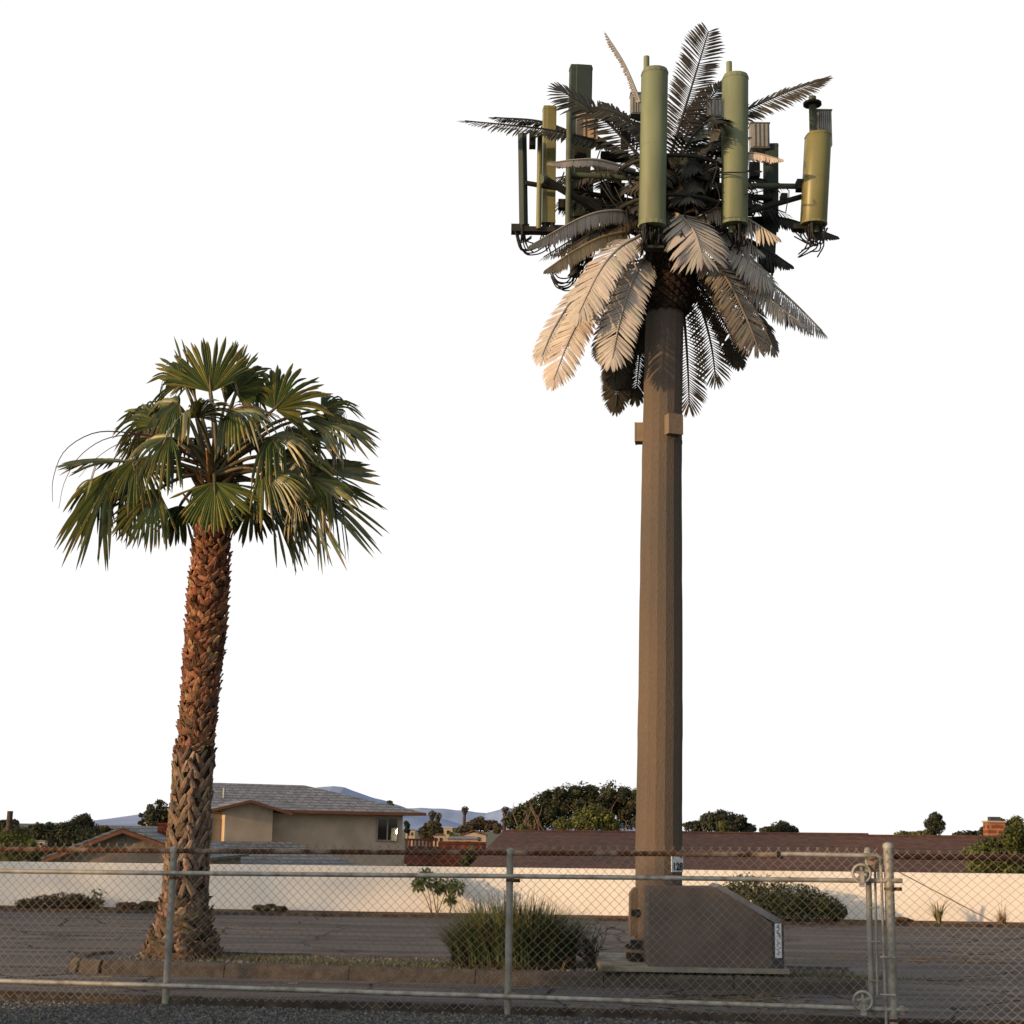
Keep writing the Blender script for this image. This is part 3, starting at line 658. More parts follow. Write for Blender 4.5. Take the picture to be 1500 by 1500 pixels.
frond([(985, 250, .2), (1030, 200, .5), (1090, 165, .8)], 18, (0, -.8, .6), 20, DARK, 30)
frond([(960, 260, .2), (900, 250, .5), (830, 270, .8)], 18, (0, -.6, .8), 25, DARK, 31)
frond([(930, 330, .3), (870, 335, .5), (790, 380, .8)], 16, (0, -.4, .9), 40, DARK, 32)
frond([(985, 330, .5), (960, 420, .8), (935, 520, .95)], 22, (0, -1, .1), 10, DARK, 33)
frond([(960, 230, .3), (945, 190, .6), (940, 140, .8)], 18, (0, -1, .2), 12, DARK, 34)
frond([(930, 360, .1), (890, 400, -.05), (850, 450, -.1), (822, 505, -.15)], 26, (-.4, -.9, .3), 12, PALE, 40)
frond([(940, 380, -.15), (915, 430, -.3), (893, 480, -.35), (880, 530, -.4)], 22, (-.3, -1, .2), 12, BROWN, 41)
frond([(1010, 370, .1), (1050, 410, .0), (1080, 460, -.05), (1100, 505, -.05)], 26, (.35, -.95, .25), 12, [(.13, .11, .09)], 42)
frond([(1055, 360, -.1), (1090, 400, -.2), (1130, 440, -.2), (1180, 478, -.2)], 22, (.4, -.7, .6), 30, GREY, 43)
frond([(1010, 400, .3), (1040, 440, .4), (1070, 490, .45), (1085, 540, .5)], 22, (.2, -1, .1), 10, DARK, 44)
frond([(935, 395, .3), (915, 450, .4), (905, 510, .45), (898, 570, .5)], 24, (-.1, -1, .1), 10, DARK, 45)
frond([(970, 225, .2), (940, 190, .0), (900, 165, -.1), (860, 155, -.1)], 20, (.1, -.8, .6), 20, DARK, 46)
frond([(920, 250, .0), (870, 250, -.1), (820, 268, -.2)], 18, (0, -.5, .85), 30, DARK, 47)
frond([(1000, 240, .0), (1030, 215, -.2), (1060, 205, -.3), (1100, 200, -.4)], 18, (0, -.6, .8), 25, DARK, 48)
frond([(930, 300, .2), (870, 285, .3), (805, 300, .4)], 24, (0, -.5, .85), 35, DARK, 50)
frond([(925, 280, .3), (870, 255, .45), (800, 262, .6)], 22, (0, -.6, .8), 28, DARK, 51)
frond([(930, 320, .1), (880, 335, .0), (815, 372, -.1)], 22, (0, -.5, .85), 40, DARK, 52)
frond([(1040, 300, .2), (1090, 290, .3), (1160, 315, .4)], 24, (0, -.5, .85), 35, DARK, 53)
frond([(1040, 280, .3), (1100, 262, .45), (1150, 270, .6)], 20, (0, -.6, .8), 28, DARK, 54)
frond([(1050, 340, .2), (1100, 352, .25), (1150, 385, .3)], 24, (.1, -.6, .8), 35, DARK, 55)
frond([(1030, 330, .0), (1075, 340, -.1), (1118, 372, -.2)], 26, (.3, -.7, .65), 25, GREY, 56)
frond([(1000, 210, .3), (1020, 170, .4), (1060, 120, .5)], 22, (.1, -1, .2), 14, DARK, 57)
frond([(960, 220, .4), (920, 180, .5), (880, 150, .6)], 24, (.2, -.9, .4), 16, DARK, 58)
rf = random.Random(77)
for k in range(30):                                         # dense inner fronds, the crown's inner shade put into their near-black colour
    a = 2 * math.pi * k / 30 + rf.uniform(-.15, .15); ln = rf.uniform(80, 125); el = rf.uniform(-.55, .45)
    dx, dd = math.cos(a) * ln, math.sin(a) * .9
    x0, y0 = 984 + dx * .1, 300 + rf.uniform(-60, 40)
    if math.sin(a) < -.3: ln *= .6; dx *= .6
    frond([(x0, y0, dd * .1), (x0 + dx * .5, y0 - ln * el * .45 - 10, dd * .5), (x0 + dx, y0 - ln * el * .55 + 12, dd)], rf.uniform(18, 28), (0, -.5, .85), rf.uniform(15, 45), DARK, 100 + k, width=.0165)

# hub, rings and arms
def tpipe(name, p0, p1, rpx, m, parent=tower, n=10):
    bb = MB(); bb.tube([at(*p0), at(*p1)], msz(rpx, TY), n); return bb.build(name, m, parent)
b = MB(); b.tube([at(983, 345, TY), at(984, 235, TY)], msz(26, TY), 14); b.build('hub', M['steel'], tower)
b = MB()
for y_ in (262, 318):
    cc = at(984, y_, TY)
    ring = [cc + V((math.cos(2 * math.pi * k / 24) * .72, math.sin(2 * math.pi * k / 24) * .72, 0)) for k in range(25)]
    b.tube(ring, .028, 6)
    for k in range(6):
        a = 2 * math.pi * k / 6 + .3; b.tube([cc, cc + V((math.cos(a) * .72, math.sin(a) * .72, 0))], .03, 6)
b.build('ring_frame', M['steel'], tower)
tpipe('support_arm', (835, 256, TY - .2), (950, 262, TY - .1), 4.5, M['pipeg'])
tpipe('support_arm', (1080, 272, TY - .1), (1178, 273, TY + .1), 4.5, M['pipeg'])
tpipe('support_arm', (1070, 318, TY), (1178, 287, TY + .1), 4.5, M['steel'])
tpipe('support_arm', (797, 262, TY - .35), (905, 325, TY + .1), 6, M['steel'])
tpipe('support_arm', (770, 268, TY - .1), (960, 300, TY + .3), 4, M['steel'])
tpipe('support_arm', (850, 345, TY + .4), (985, 300, TY), 5, M['steel'])
tpipe('support_arm', (960, 285, TY - .45), (985, 285, TY), 5, M['steel'])
tpipe('support_arm', (1075, 285, TY - .3), (985, 285, TY), 5, M['steel'])
tpipe('support_arm', (1130, 290, TY + .5), (985, 285, TY), 5, M['steel'])
tpipe('support_arm', (852, 190, TY + .5), (985, 270, TY), 5, M['steel'])
b = MB(); b.tube([at(793, 262, TY - .37), at(800, 262, TY - .33)], msz(7, TY), 14); b.build('arm_flange', M['pipeg'], tower)

def panel(top, bot, wpx, dY, m, round_=True, yaw=0., depth=.5, stub=None, cables=10, seed=0, lab=None):
    r = random.Random(seed); p1 = at(top[0], top[1], TY + dY); p0 = at(bot[0], bot[1], TY + dY); hw = msz(wpx / 2, TY)
    ax = (p1 - p0).normalized(); fx = V((math.cos(yaw), math.sin(yaw), 0)); fy = V((-math.sin(yaw), math.cos(yaw), 0))
    if round_: prof = [(-1, .75), (-1, -.15), (-.86, -.45), (-.62, -.72), (-.2, -.92), (.2, -.95), (.6, -.78), (.86, -.5), (1, -.1), (1, .75)]
    else: prof = [(-1, .6), (-1, -.42), (-.9, -.56), (-.45, -.6), (-.4, -.66), (.9, -.66), (1, -.54), (1, .6)]
    bb = MB(); n = len(prof); vs = []
    for f_, sc_ in ((0, .93), (.012, 1), (.985, 1), (1, .95)):
        q = p0.lerp(p1, f_)
        vs += [q + fx * a * hw * sc_ + fy * c_ * hw * sc_ * (depth * 2) for a, c_ in prof]
    fs = [(l * n + i, l * n + (i + 1) % n, (l + 1) * n + (i + 1) % n, (l + 1) * n + i) for l in range(3) for i in range(n)]
    bb.add(vs, fs, None, round_); bb.add(vs[:n], [tuple(reversed(range(n)))]); bb.add(vs[-n:], [tuple(range(n))])
    o = bb.build('antenna_panel', m, tower)
    if lab: o['label'] = lab
    for nm, f0, f1, g in (('end_cap', -.004, .02, 1.03), ('end_cap', .972, .986, 1.03), ('seam_band', .5, .505, 1.012)):
        cb = MB(); qs = []
        for f_ in (f0, f1): q = p0.lerp(p1, f_); qs += [q + fx * a_ * hw * g + fy * c_ * hw * g * (depth * 2) for a_, c_ in prof]
        cb.add(qs, [(i, (i + 1) % n, n + (i + 1) % n, n + i) for i in range(n)] + [tuple(reversed(range(n))), tuple(range(n, 2 * n))])
        cb.build(nm, m, o)
    if stub:
        s_ = MB(); q = at(stub[0], stub[1], TY + dY + .06); s_.tube([V((q.x, q.y, p0.z - .1)), q], msz(stub[2], TY), 10); s_.build('mounting_pipe', M['pipeg'] if m != M['anten'] else M['anten'], o)
    if cables:
        cb = MB()
        for k in range(cables):
            q = p0 + fx * r.uniform(-.8, .8) * hw + fy * r.uniform(-.5, .5) * hw; l = r.uniform(.15, .3)
            q2 = q + V((r.uniform(-.05, .05), r.uniform(0, .1), -l)); q3 = q2 + V(((984 - top[0]) / 984 * r.uniform(.1, .8), r.uniform(.05, .4), r.uniform(-.08, .25)))
            cb.tube(bez([q + V((0, 0, .03)), q - V((0, 0, l * .5)), q2, q3], 10), .0095, 5)
            cb.tube([q + V((0, 0, .02)), q - V((0, 0, .06))], .016, 6)
        cb.build('cable_bundle', M['cable'], o)
    return o
panel((960, 102), (956, 330), 38.5, -.95, M['anten'], True, .1, .42, (947, 83, 4.5), 16, 1, 'tall light green antenna panel at the front centre')
panel((1078, 110), (1077, 328), 38.5, -.5, M['anten'], True, .1, .42, (1068, 91, 4.5), 12, 2, 'tall light green antenna panel right of centre')
panel((1200, 196), (1193, 328), 39, -.2, M['anteny'], True, .1, .42, (1190, 142, 6), 12, 3, 'yellow green antenna panel furthest out on the right arm')
panel((805, 157), (803, 327), 21, .15, M['anteny'], False, .1, .5, None, 8, 4, 'narrow yellow green antenna panel on the left')
panel((851, 97), (846, 345), 37, .75, M['antend'], False, .1, .3, None, 8, 5, 'dark green antenna panel standing tallest at the left rear')
panel((765, 196), (767, 330), 10, -.05, M['antend'], False, .9, .8, None, 6, 6, 'thin dark antenna seen edge on at the far left')
panel((1129, 212), (1129, 338), 24, .55, M['antend'], False, -.1, .4, None, 6, 7, 'dark green antenna panel behind right')
panel((1126, 330), (1122, 398), 26, .55, M['antend'], False, -.1, .4, None, 4, 17)
tpipe('mounting_pipe', (791, 195, TY - .1), (789, 335, TY - .1), 4, M['anteny'])
tpipe('mounting_pipe', (834, 165, TY - .25), (832, 338, TY - .25), 4.6, M['pipeg'])
tpipe('mounting_pipe', (865, 260, TY + .5), (862, 402, TY + .5), 5, M['pipeg'])
tpipe('mounting_pipe', (908, 260, TY + .3), (908, 340, TY + .3), 3, M['steel'])
tpipe('mounting_pipe', (845, 330, TY + .35), (842, 405, TY + .35), 8, M['steel'])
def radio(px0, py0, px1, py1, dY, m, ribs=6):
    bb = MB(); a = at(px0, py1, TY + dY); c = at(px1, py0, TY + dY); bb.box((a.x, a.y, a.z), (c.x, a.y + .16, c.z))
    w_ = (c.x - a.x) / (2 * ribs + 1)
    for k in range(ribs): bb.box((a.x + w_ * (2 * k + 1), a.y - .018, a.z + .01), (a.x + w_ * (2 * k + 2), a.y + .002, c.z - .01))
    bb.box((a.x - .008, a.y - .022, c.z), (c.x + .008, a.y + .168, c.z + .012))
    return bb.build('radio_unit', m, tower)
radio(1197, 162, 1218, 212, .0, M['galv'], 7); radio(924, 137, 940, 166, .5, M['radio'], 4); radio(1036, 146, 1058, 170, .4, M['radio'], 4)
radio(1100, 181, 1127, 216, .45, M['radio'], 4); radio(845, 165, 876, 203, .35, M['cream'], 2); radio(1010, 250, 1040, 300, .0, M['steel'], 3); radio(880, 270, 915, 310, .2, M['steel'], 3)
b = MB(); q = at(1190, 154, TY - .14); b.tube([q, q + V((0, 0, .03))], .12, 12); b.build('pipe_flange', M['steel'], tower)
# hanging cables and junction clutter
b = MB(); r = random.Random(31)
def loop_cable(bb, x0, y0, x1, y1, sag, d, rad=.009):
    bb.tube(bez([at(x0, y0, TY + d), at(x0 * .8 + x1 * .2, max(y0, y1) + sag * .8, TY + d - .02), at((x0 + x1) / 2, max(y0, y1) + sag, TY + d), at(x0 * .2 + x1 * .8, max(y0, y1) + sag * .7, TY + d + .03), at(x1, y1, TY + d + .1)], 14), rad, 5)
for k in range(6): loop_cable(b, 753 + r.uniform(0, 14), 332, 800 + r.uniform(-10, 25), 350 + r.uniform(-6, 8), r.uniform(8, 22), r.uniform(-.1, .2))
for k in range(7): loop_cable(b, 806 + r.uniform(0, 6), 398 + r.uniform(-4, 8), 840 + r.uniform(-8, 12), 398, r.uniform(6, 24), r.uniform(.2, .5))
for k in range(8): loop_cable(b, 1165 + r.uniform(0, 22), 335, 1196 + r.uniform(0, 18), 334, r.uniform(8, 24), r.uniform(-.2, .1))
for k in range(26): loop_cable(b, r.uniform(850, 980), r.uniform(240, 320), r.uniform(940, 1110), r.uniform(250, 350), r.uniform(0, 40), r.uniform(-.3, .5), .011)
for k in range(14):
    x = r.uniform(848, 870); b.tube(bez([at(x, 320, TY + .3), at(x + r.uniform(-8, 8), 370, TY + .35), at(x - 15 + r.uniform(-8, 8), 405, TY + .4)], 8), .01, 5)
for k in range(8): b.tube(bez([at(945 + k * 3.4, 330, TY - .9), at(944 + k * 3.4 + r.uniform(-2, 2), 355, TY - .85), at(958 + k * 3, 395, TY - .4)], 8), .011, 5)
for k in range(46):
    a = r.uniform(0, 6.283); rr_ = r.uniform(.35, 1.5); x = 984 + math.cos(a) * rr_ * 118; d = math.sin(a) * rr_ * .75; y = r.uniform(225, 330)
    b.tube(bez([at(984 + r.uniform(-20, 20), r.uniform(250, 340), TY + d * .1), at((984 + x) / 2, y + r.uniform(0, 40), TY + d * .5), at(x, y, TY + d), at(x + r.uniform(-8, 8), y + r.uniform(-50, 40), TY + d)], 12), r.uniform(.007, .013), 5)
b.build('cable_bundle', M['cable'], tower)
for k in range(22):
    a = 2 * math.pi * k / 22; rr_ = r.uniform(.8, 1.3); x = 984 + math.cos(a) * 120 * rr_ * .8; d = math.sin(a) * .9
    b = MB(); b.tube([at(984 + math.cos(a) * 24, r.choice([258, 318]), TY + d * .15), at(x, r.uniform(245, 325), TY + d)], r.uniform(.012, .026), 6); b.build('brace', M['steel'], tower)
for (x, y, sx, sy, d) in [(850, 225, 10, 9, .3), (880, 245, 8, 6, .2), (915, 205, 6, 14, .35), (1020, 235, 12, 8, .2), (1045, 262, 9, 10, .1), (1105, 250, 8, 12, .3), (1110, 225, 10, 6, .35), (826, 300, 9, 7, .2), (870, 300, 12, 6, .1), (990, 270, 20, 10, -.2), (1008, 285, 14, 6, -.35), (1092, 300, 8, 8, .0), (860, 355, 7, 16, .3), (846, 372, 10, 14, .35), (1010, 262, 6, 16, -.3), (902, 335, 5, 18, .3)]:
    b = MB(); q = at(x, y, TY + d); b.obox(q, (msz(sx, TY), 0, 0), (0, .06, 0), (0, 0, msz(sy, TY)), None); b.build('equipment_box', M['steel'], tower)
for (x, y, sx, sy, d) in [(762, 336, 14, 6, 0), (790, 338, 24, 4, 0), (826, 336, 16, 4, .1), (780, 205, 5, 12, -.2), (1180, 334, 20, 4, -.1), (958, 364, 14, 2, -.85), (1172, 272, 6, 8, 0), (1148, 290, 5, 5, .1), (900, 230, 22, 6, .3), (1020, 300, 18, 12, -.1), (940, 285, 14, 10, -.1)]:
    b = MB(); q = at(x, y, TY + d); b.obox(q, (msz(sx, TY), 0, 0), (0, .07, 0), (0, 0, msz(sy, TY))); b.build('mounting_bracket', M['steel'], tower)
# boxes on the pole
for (x0, y0, x1, y1, ang, nm) in [(975, 615, 997, 645, 68, 'junction_box'), (934, 620, 943, 649, 188, 'junction_box')]:
    cx_ = at(971, (y0 + y1) / 2, TY); a = R(-ang); e = V((math.cos(a), math.sin(a), 0)); t_ = V((-e.y, e.x, 0)); rad = msz(30, TY)
    b = MB(); hh = msz((y1 - y0) / 2, TY); b.obox(cx_ + e * (rad + .03), e * .055, t_ * msz(11.5, TY), V((0, 0, hh)))
    b.obox(cx_ + e * (rad + .09), e * .008, t_ * msz(12, TY), V((0, 0, hh * 1.03))); b.build(nm, M['boxpaint'], tower)
# small numbered sign
sg0 = at(990, 1263, TY); cen = at(965, 1263, TY); e = V((math.cos(R(-48)), math.sin(R(-48)), 0)); t_ = V((-e.y, e.x, 0)); rad = msz(33.7, TY)
b = MB(); sc_ = cen + e * (rad + .012); sc_ = sc_ + V((0, 0, 0))
b.obox(sc_, e * .004, t_ * msz(12.2, TY), V((0, 0, msz(12.5, TY)))); sgn = b.build('sign', M['sign'], tower)
def text_mesh(txt, size, origin, ux, uz, m, name, parent, bold=.0):
    cu = bpy.data.curves.new('t', 'FONT'); cu.body = txt; cu.size = size; cu.align_x = 'CENTER'; cu.align_y = 'CENTER'; cu.offset = bold; cu.extrude = .0015
    ob = bpy.data.objects.new('t', cu); col.objects.link(ob); bpy.context.view_layer.update()
    me = ob.evaluated_get(bpy.context.evaluated_depsgraph_get()).to_mesh()
    bb = MB(); n_ = ux.cross(uz)
    bb.add([origin + ux * v.co.x + uz * v.co.y - n_ * 0 + n_ * v.co.z for v in me.vertices], [tuple(p.vertices) for p in me.polygons])
    bpy.data.objects.remove(ob); bpy.data.curves.remove(cu)
    return bb.build(name, m, parent)
text_mesh('128', .115, sc_ + e * .009 + V((0, 0, -.045)), t_, V((0, 0, 1)), M['ink'], 'lettering', sgn, .004)
b = MB(); b.obox(sc_ + e * .007 + t_ * .04 + V((0, 0, .085)), e * .002, t_ * .035, V((0, 0, .012))); b.obox(sc_ + e * .007 + t_ * .06 + V((0, 0, .065)), e * .002, t_ * .012, V((0, 0, .008))); b.build('symbol', M['ink'], sgn)
# foot of the pole: riser, handhole, base plate and bolts
b = MB(); a = at(923, 1372, TY - .1); c = at(940, 1302, TY - .1)
poly = [a, at(941, 1372, TY - .1), at(941, 1300, TY - .1), at(930, 1301, TY - .1), at(924, 1309, TY - .1)]
b.prism(poly, (0, .28, 0)); b.build('riser', M['pole'], tower)
b = MB(); q = at(930, 1337, TY - .14); b.obox(q, (msz(5.5, TY), 0, 0), (0, .035, 0), (0, 0, msz(4.5, TY))); b.build('handhole', M['black'], tower)
pz = .225
b = MB(); q = V((tb.x, TY, pz + .1)); b.tube([q, q + V((0, 0, .035))], .44, 8, None, smooth=False, rot=R(22.5)); b.build('base_plate', M['pole'], tower)
for k in range(8):
    a = R(22.5 + 45 * k); q = V((tb.x + math.cos(a) * .38, TY + math.sin(a) * .38, pz - .02)); b = MB(); b.tube([q, q + V((0, 0, .19))], .02, 6); b.tube([q + V((0, 0, .14)), q + V((0, 0, .165))], .036, 6, smooth=False); b.build('anchor_bolt', M['steel'], tower)
b = MB(); q = at(930, 1393, TY - .15); b.obox(q, (.05, 0, 0), (0, .08, 0), (0, 0, .12)); b.build('ground_box', M['steel'], tower)

# concrete pad under tower and housing
b = MB(); a, c = gnd(880, 1423, .172), gnd(1158, 1428, .172)
b.prism([V((a.x, a.y, pz - .05)), V((c.x, a.y + .02, pz - .05)), V((c.x, a.y + .02, pz)), V((a.x + .02, a.y, pz))], (0, 2.0, 0)); tag(b.build('concrete_pad', M['pad']), kind='structure')

# equipment housing beside the pole
HY = a.y + .10
def hp(x, y): return at(x, y, HY)
hz0 = pz
P_ = [hp(950, 1300), hp(1052, 1300), hp(1131, 1352), hp(1131, 1421), hp(950, 1416)]
for q in (3, 4): P_[q] = V((P_[q].x, HY, hz0 + .001))
hou = thing('equipment_housing', ((P_[3].x + P_[4].x) / 2, HY + .3, hz0), 'brown stucco equipment housing with sloped end beside the cell tower foot', 'utility housing')
b = MB(); b.prism(P_, (0, .62, 0)); b.build('body', M['housing'], hou)
b = MB(); up = V((P_[2].x - P_[1].x, 0, P_[2].z - P_[1].z)).normalized(); nr = V((-up.z, 0, up.x)); nr = -nr if nr.z < 0 else nr
b.prism([P_[1] + V((-.03, -.012, 0)) , P_[2] + V((.03, -.012, 0)) + up * .02, P_[2] + V((.03, -.012, 0)) + nr * .075 + up * .05, P_[1] + V((0, -.012, 0)) + nr * .04], (0, .65, 0)); b.build('slope_cap', M['flash'], hou)
b = MB(); b.prism([V((P_[3].x + .002, HY - .01, hz0 + .001)), V((P_[3].x + .135, HY - .01, hz0 + .001)), V((P_[3].x + .135, HY - .01, P_[2].z - .01)), V((P_[3].x + .002, HY - .01, P_[2].z))], (0, .62, 0)); b.build('end_panel', M['dpanel'], hou)
b = MB(); lx0, lx1 = hp(1135, 1380).x, hp(1144.5, 1380).x; b.box((lx0, HY - .016, hp(1140, 1403).z), (lx1, HY - .0105, hp(1140, 1353).z)); ls = b.build('label_strip', M['sign'], hou)
b = MB(); r = random.Random(2)                       # worn illegible marks down the strip
z0, z1 = hp(1140, 1401).z, hp(1140, 1355).z
for k in range(20):
    z = z0 + (z1 - z0) * (k + .5) / 20; x = r.uniform(lx0 + .012, lx1 - .03); w_ = r.uniform(.008, .03)
    b.box((x, HY - .0185, z - .004), (min(lx1 - .005, x + w_), HY - .0165, z + r.uniform(.001, .008)))
b.build('marks', M['dpanel'], ls)

# ------------------------------------------------------------------ fences
def pipe(name, pts, rad, m, parent, n=8):
    bb = MB(); bb.tube(pts, rad, n); return bb.build(name, m, parent)
def chain(px0, px1, top0, top1, off, seed, stepx=.0435, stepz=.084, wr=.0025):
    bb = MB(); r = random.Random(seed)
    A = fp(px0, 1400, off); A.z = 0; B = fp(px1, 1400, off); B.z = 0
    zt0 = fp(px0, top0, off).z; zt1 = fp(px1, top1, off).z; n = int((B - A).length / stepx * 1.0)
    hx = stepx / 2; d = (B - A).normalized()
    for i in range(n):
        x = (i + .5) * stepx; zt = zt0 + (zt1 - zt0) * i / n; m_ = int((zt - .03) / (stepz / 2)); pts = []
        z_off = zt - m_ * stepz / 2
        for k in range(m_ + 1):
            s = 1 if (k + m_ + i) % 2 else -1
            q = A + d * (x + s * hx * 1.05) + V((0, 0, z_off + k * stepz / 2)) + fn * (.0035 * (1 if ((k + i) % 2) else -1))
            q += d * .012 * math.sin(x * 1.7 + q.z * 3) + fn * (.010 * math.sin(x * .9 + 1.3 * q.z))
            pts.append(q)
        t = pts[-1] - pts[-2]; pts.append(pts[-1] + V((d.x * t.dot(d) * .25, d.y * t.dot(d) * .25, .022)))
        bb.tube(pts, wr, 4, None, cap=False)
    return bb
f1 = thing('chain_link_fence', (FL.x, FL.y, 0), 'long rusty topped chain link fence across the front with pipe rails', 'fence')
def post(px_top, py_top, px_bot, py_bot, rpx, parent, off=-.05, m='galv', capm=None):
    p0 = fp(px_bot, py_bot, off); p1 = fp(px_top, py_top, off); p0 = V((p0.x, p0.y, -.02)); p1 = V((p0.x * .5 + p1.x * .5, p0.y * .5 + p1.y * .5, p1.z)); p0.x, p0.y = p1.x, p1.y
    rad = msz(rpx, 15.0); bb = MB(); bb.tube([p0, p1 - V((0, 0, .04))], rad, 14); o = bb.build('post', M[m], parent)
    cb = MB(); q = p1 - V((0, 0, .045)); cb.tube([q, q + V((0, 0, .03)), q + V((0, 0, .045)), q + V((0, 0, .056))], [rad * 1.14, rad * 1.14, rad * .9, rad * .3], 14); cb.build('post_cap', M[capm or m], o)
    return o, p0, p1, rad
def clamp(p, rad, parent, ear=1, m='rust', z=None):
    bb = MB(); bb.tube([p - V((0, 0, .012)), p + V((0, 0, .012))], rad * 1.12, 14)
    q = p + fdir * ear * (rad + .03) + fn * .01; bb.obox(q, fdir * .035, fn * .012, V((0, 0, .016))); bb.tube([q - fn * .03, q + fn * .03], .009, 6)
    return bb.build('clamp', M[m], parent)
posts = []
for (xt, yt, xb, yb, rp) in [(255.5, 1241, 242, 1473, 5.3), (748, 1243.5, 743, 1489, 5.0), (-245, 1236, -262, 1458, 5.2)]:
    o, p0, p1, rad = post(xt, yt, xb, yb, rp, f1); posts.append((p0, p1, rad))
    for z in (1.52 - .42, .15): clamp(V((p1.x, p1.y, p1.z - .29 if z > 1 else .19)), rad, f1, 1)
OFF = -.05
pipe('top_rail', [fp(x, y, OFF + .0) for x, y in ((-300, 1240.5), (0, 1244), (255, 1246.5), (500, 1248), (747, 1249.5), (965, 1250.5), (1142, 1252.5))], msz(3.6, 15.0), M['rust'], f1)
b = MB(); q0, q1 = fp(1138, 1252, OFF), fp(1147, 1252, OFF); b.tube([q0, q1], msz(4.8, 15.0), 8); b.build('rail_end_cap', M['black'], f1)
pipe('latch_bar', [fp(1144, 1251, OFF + .03), fp(1284, 1253.5, OFF + .03), fp(1287.5, 1256, OFF + .03), fp(1288.5, 1290, OFF + .03)], msz(3.2, 15.0), M['galvb'], f1)
pipe('pipe_rail', [fp(x, y, OFF + .04) for x, y in ((-300, 1272), (0, 1276), (255, 1279), (745, 1283.5), (965, 1286), (1270, 1290), (1322, 1290.3))], msz(3.3, 15.0), M['galvb'], f1)
pipe('pipe_rail', [fp(x, y, OFF + .04) for x, y in ((-300, 1425), (0, 1437), (250, 1444), (580, 1455), (745, 1460), (960, 1467.5), (1220, 1476), (1330, 1480))], msz(3.4, 15.0), M['galvb'], f1)
chain(-120, 1287, 1236.5, 1245, -.004, 1).build('wire_mesh', M['wire'], f1)
# end post with rollers and lashings
o, p0, p1, rad = post(1271, 1243, 1278, 1500, 4.3, f1, -.12)
for k, (xr, yr) in enumerate(((1262, 1279.5), (1264, 1466))):
    c_ = fp(xr, yr, .04); bb = MB(); n = 24; R0, R1 = msz(13.2, 15.0), msz(10, 15.0)
    for (ra, dz) in ((R0, -.014), (R0, .014)):
        ring = [c_ + fdir * math.cos(2 * math.pi * i / n) * (ra - .008) + V((0, 0, math.sin(2 * math.pi * i / n) * (ra - .008))) + fn * dz for i in range(n + 1)]
        bb.tube(ring, .0125, 6, cap=False)
    bb.tube([c_ - fn * .02, c_ + fn * .03], msz(4, 15.0), 12)
    for i in range(5):
        a = 2 * math.pi * i / 5 + .4; bb.obox(c_ + (fdir * math.cos(a) + V((0, 0, math.sin(a)))) * R1 * .55, (fdir * math.cos(a) + V((0, 0, math.sin(a)))) * R1 * .5, fn * .006, (fdir * -math.sin(a) + V((0, 0, math.cos(a)))) * .011)
    o = bb.build('roller', M['galvb'], f1)
    bb = MB(); bb.obox(c_ + fn * .035 - V((0, 0, .045)) , fdir * .02, fn * .005, V((0, 0, .055))); bb.obox(c_ - V((0, 0, .10)) + fn * .02, fdir * .024, fn * .02, V((0, 0, .02))); bb.build('bracket', M['galvb'], o)
b = MB(); r = random.Random(8)
for k in range(14):
    y_ = 1256 + k * 1.5; b.tube(bez([fp(1272, y_, -.0), fp(1280, y_ + r.uniform(-2, 2), .03), fp(1287, y_ + r.uniform(-3, 3), 0)], 5), .005, 4)
b.build('wire_lashing', M['rust'], f1)
pipe('tension_bar', [fp(1281.5, 1262, -.06), fp(1285.5, 1460, -.06)], .012, M['galv'], f1, 6)
for y_ in (1330, 1380, 1437): pipe('tie', [fp(1274, y_, -.06), fp(1288, y_ - .5, -.06)], .008, M['galvb'], f1, 5)

g1 = thing('chain_link_gate', (fp(1309, 1506).x, fp(1309, 1506).y, 0), 'chain link gate section at the right edge hung from the thickest round post', 'gate')
o, p0, p1, rad = post(1301, 1235.5, 1309, 1506, 6.8, g1, -.03)
clamp(V((p0.x, p0.y, fp(1302, 1302, -.03).z)), rad, g1); clamp(V((p0.x, p0.y, fp(1302, 1494, -.03).z)), rad, g1)
for y_ in (1257, 1273, 1336): 
    b = MB(); q = V((p0.x, p0.y, fp(1302, y_, -.03).z)); b.tube([q - V((0, 0, .007)), q + V((0, 0, .007))], rad * 1.08, 14); b.build('band', M['galvb'], g1)
for y_ in (1402, 1457): pipe('tie', [fp(1289, y_, .03), fp(1312, y_ + 1, .06)], .009, M['galvb'], g1, 5)
b = MB(); q0, q1 = fp(1314, 1480, -.03), fp(1331, 1480, -.03); b.tube([q0, q1], .018, 8); b.obox(q0.lerp(q1, .4), fdir * .02, fn * .03, V((0, 0, .035))); b.build('bolt', M['galv'], g1)
pipe('tension_bar', [fp(1290.5, 1268, .0), fp(1298.5, 1506, .0)], .013, M['galvb'], g1, 6)
pipe('top_rail', [fp(1307, 1254.5, -.05), fp(1600, 1258, -.05)], msz(4.2, 15.0), mat('dark_rust', (.03, .013, .011), .9, .3, 8), g1)
pipe('truss_rod', [fp(1316, 1277, -.06), fp(1456, 1351, -.06)], .0055, M['wire'], g1, 5)
chain(1289, 1620, 1248.5, 1252, .012, 5, stepx=.047, stepz=.080).build('wire_mesh', M['wire'], g1)
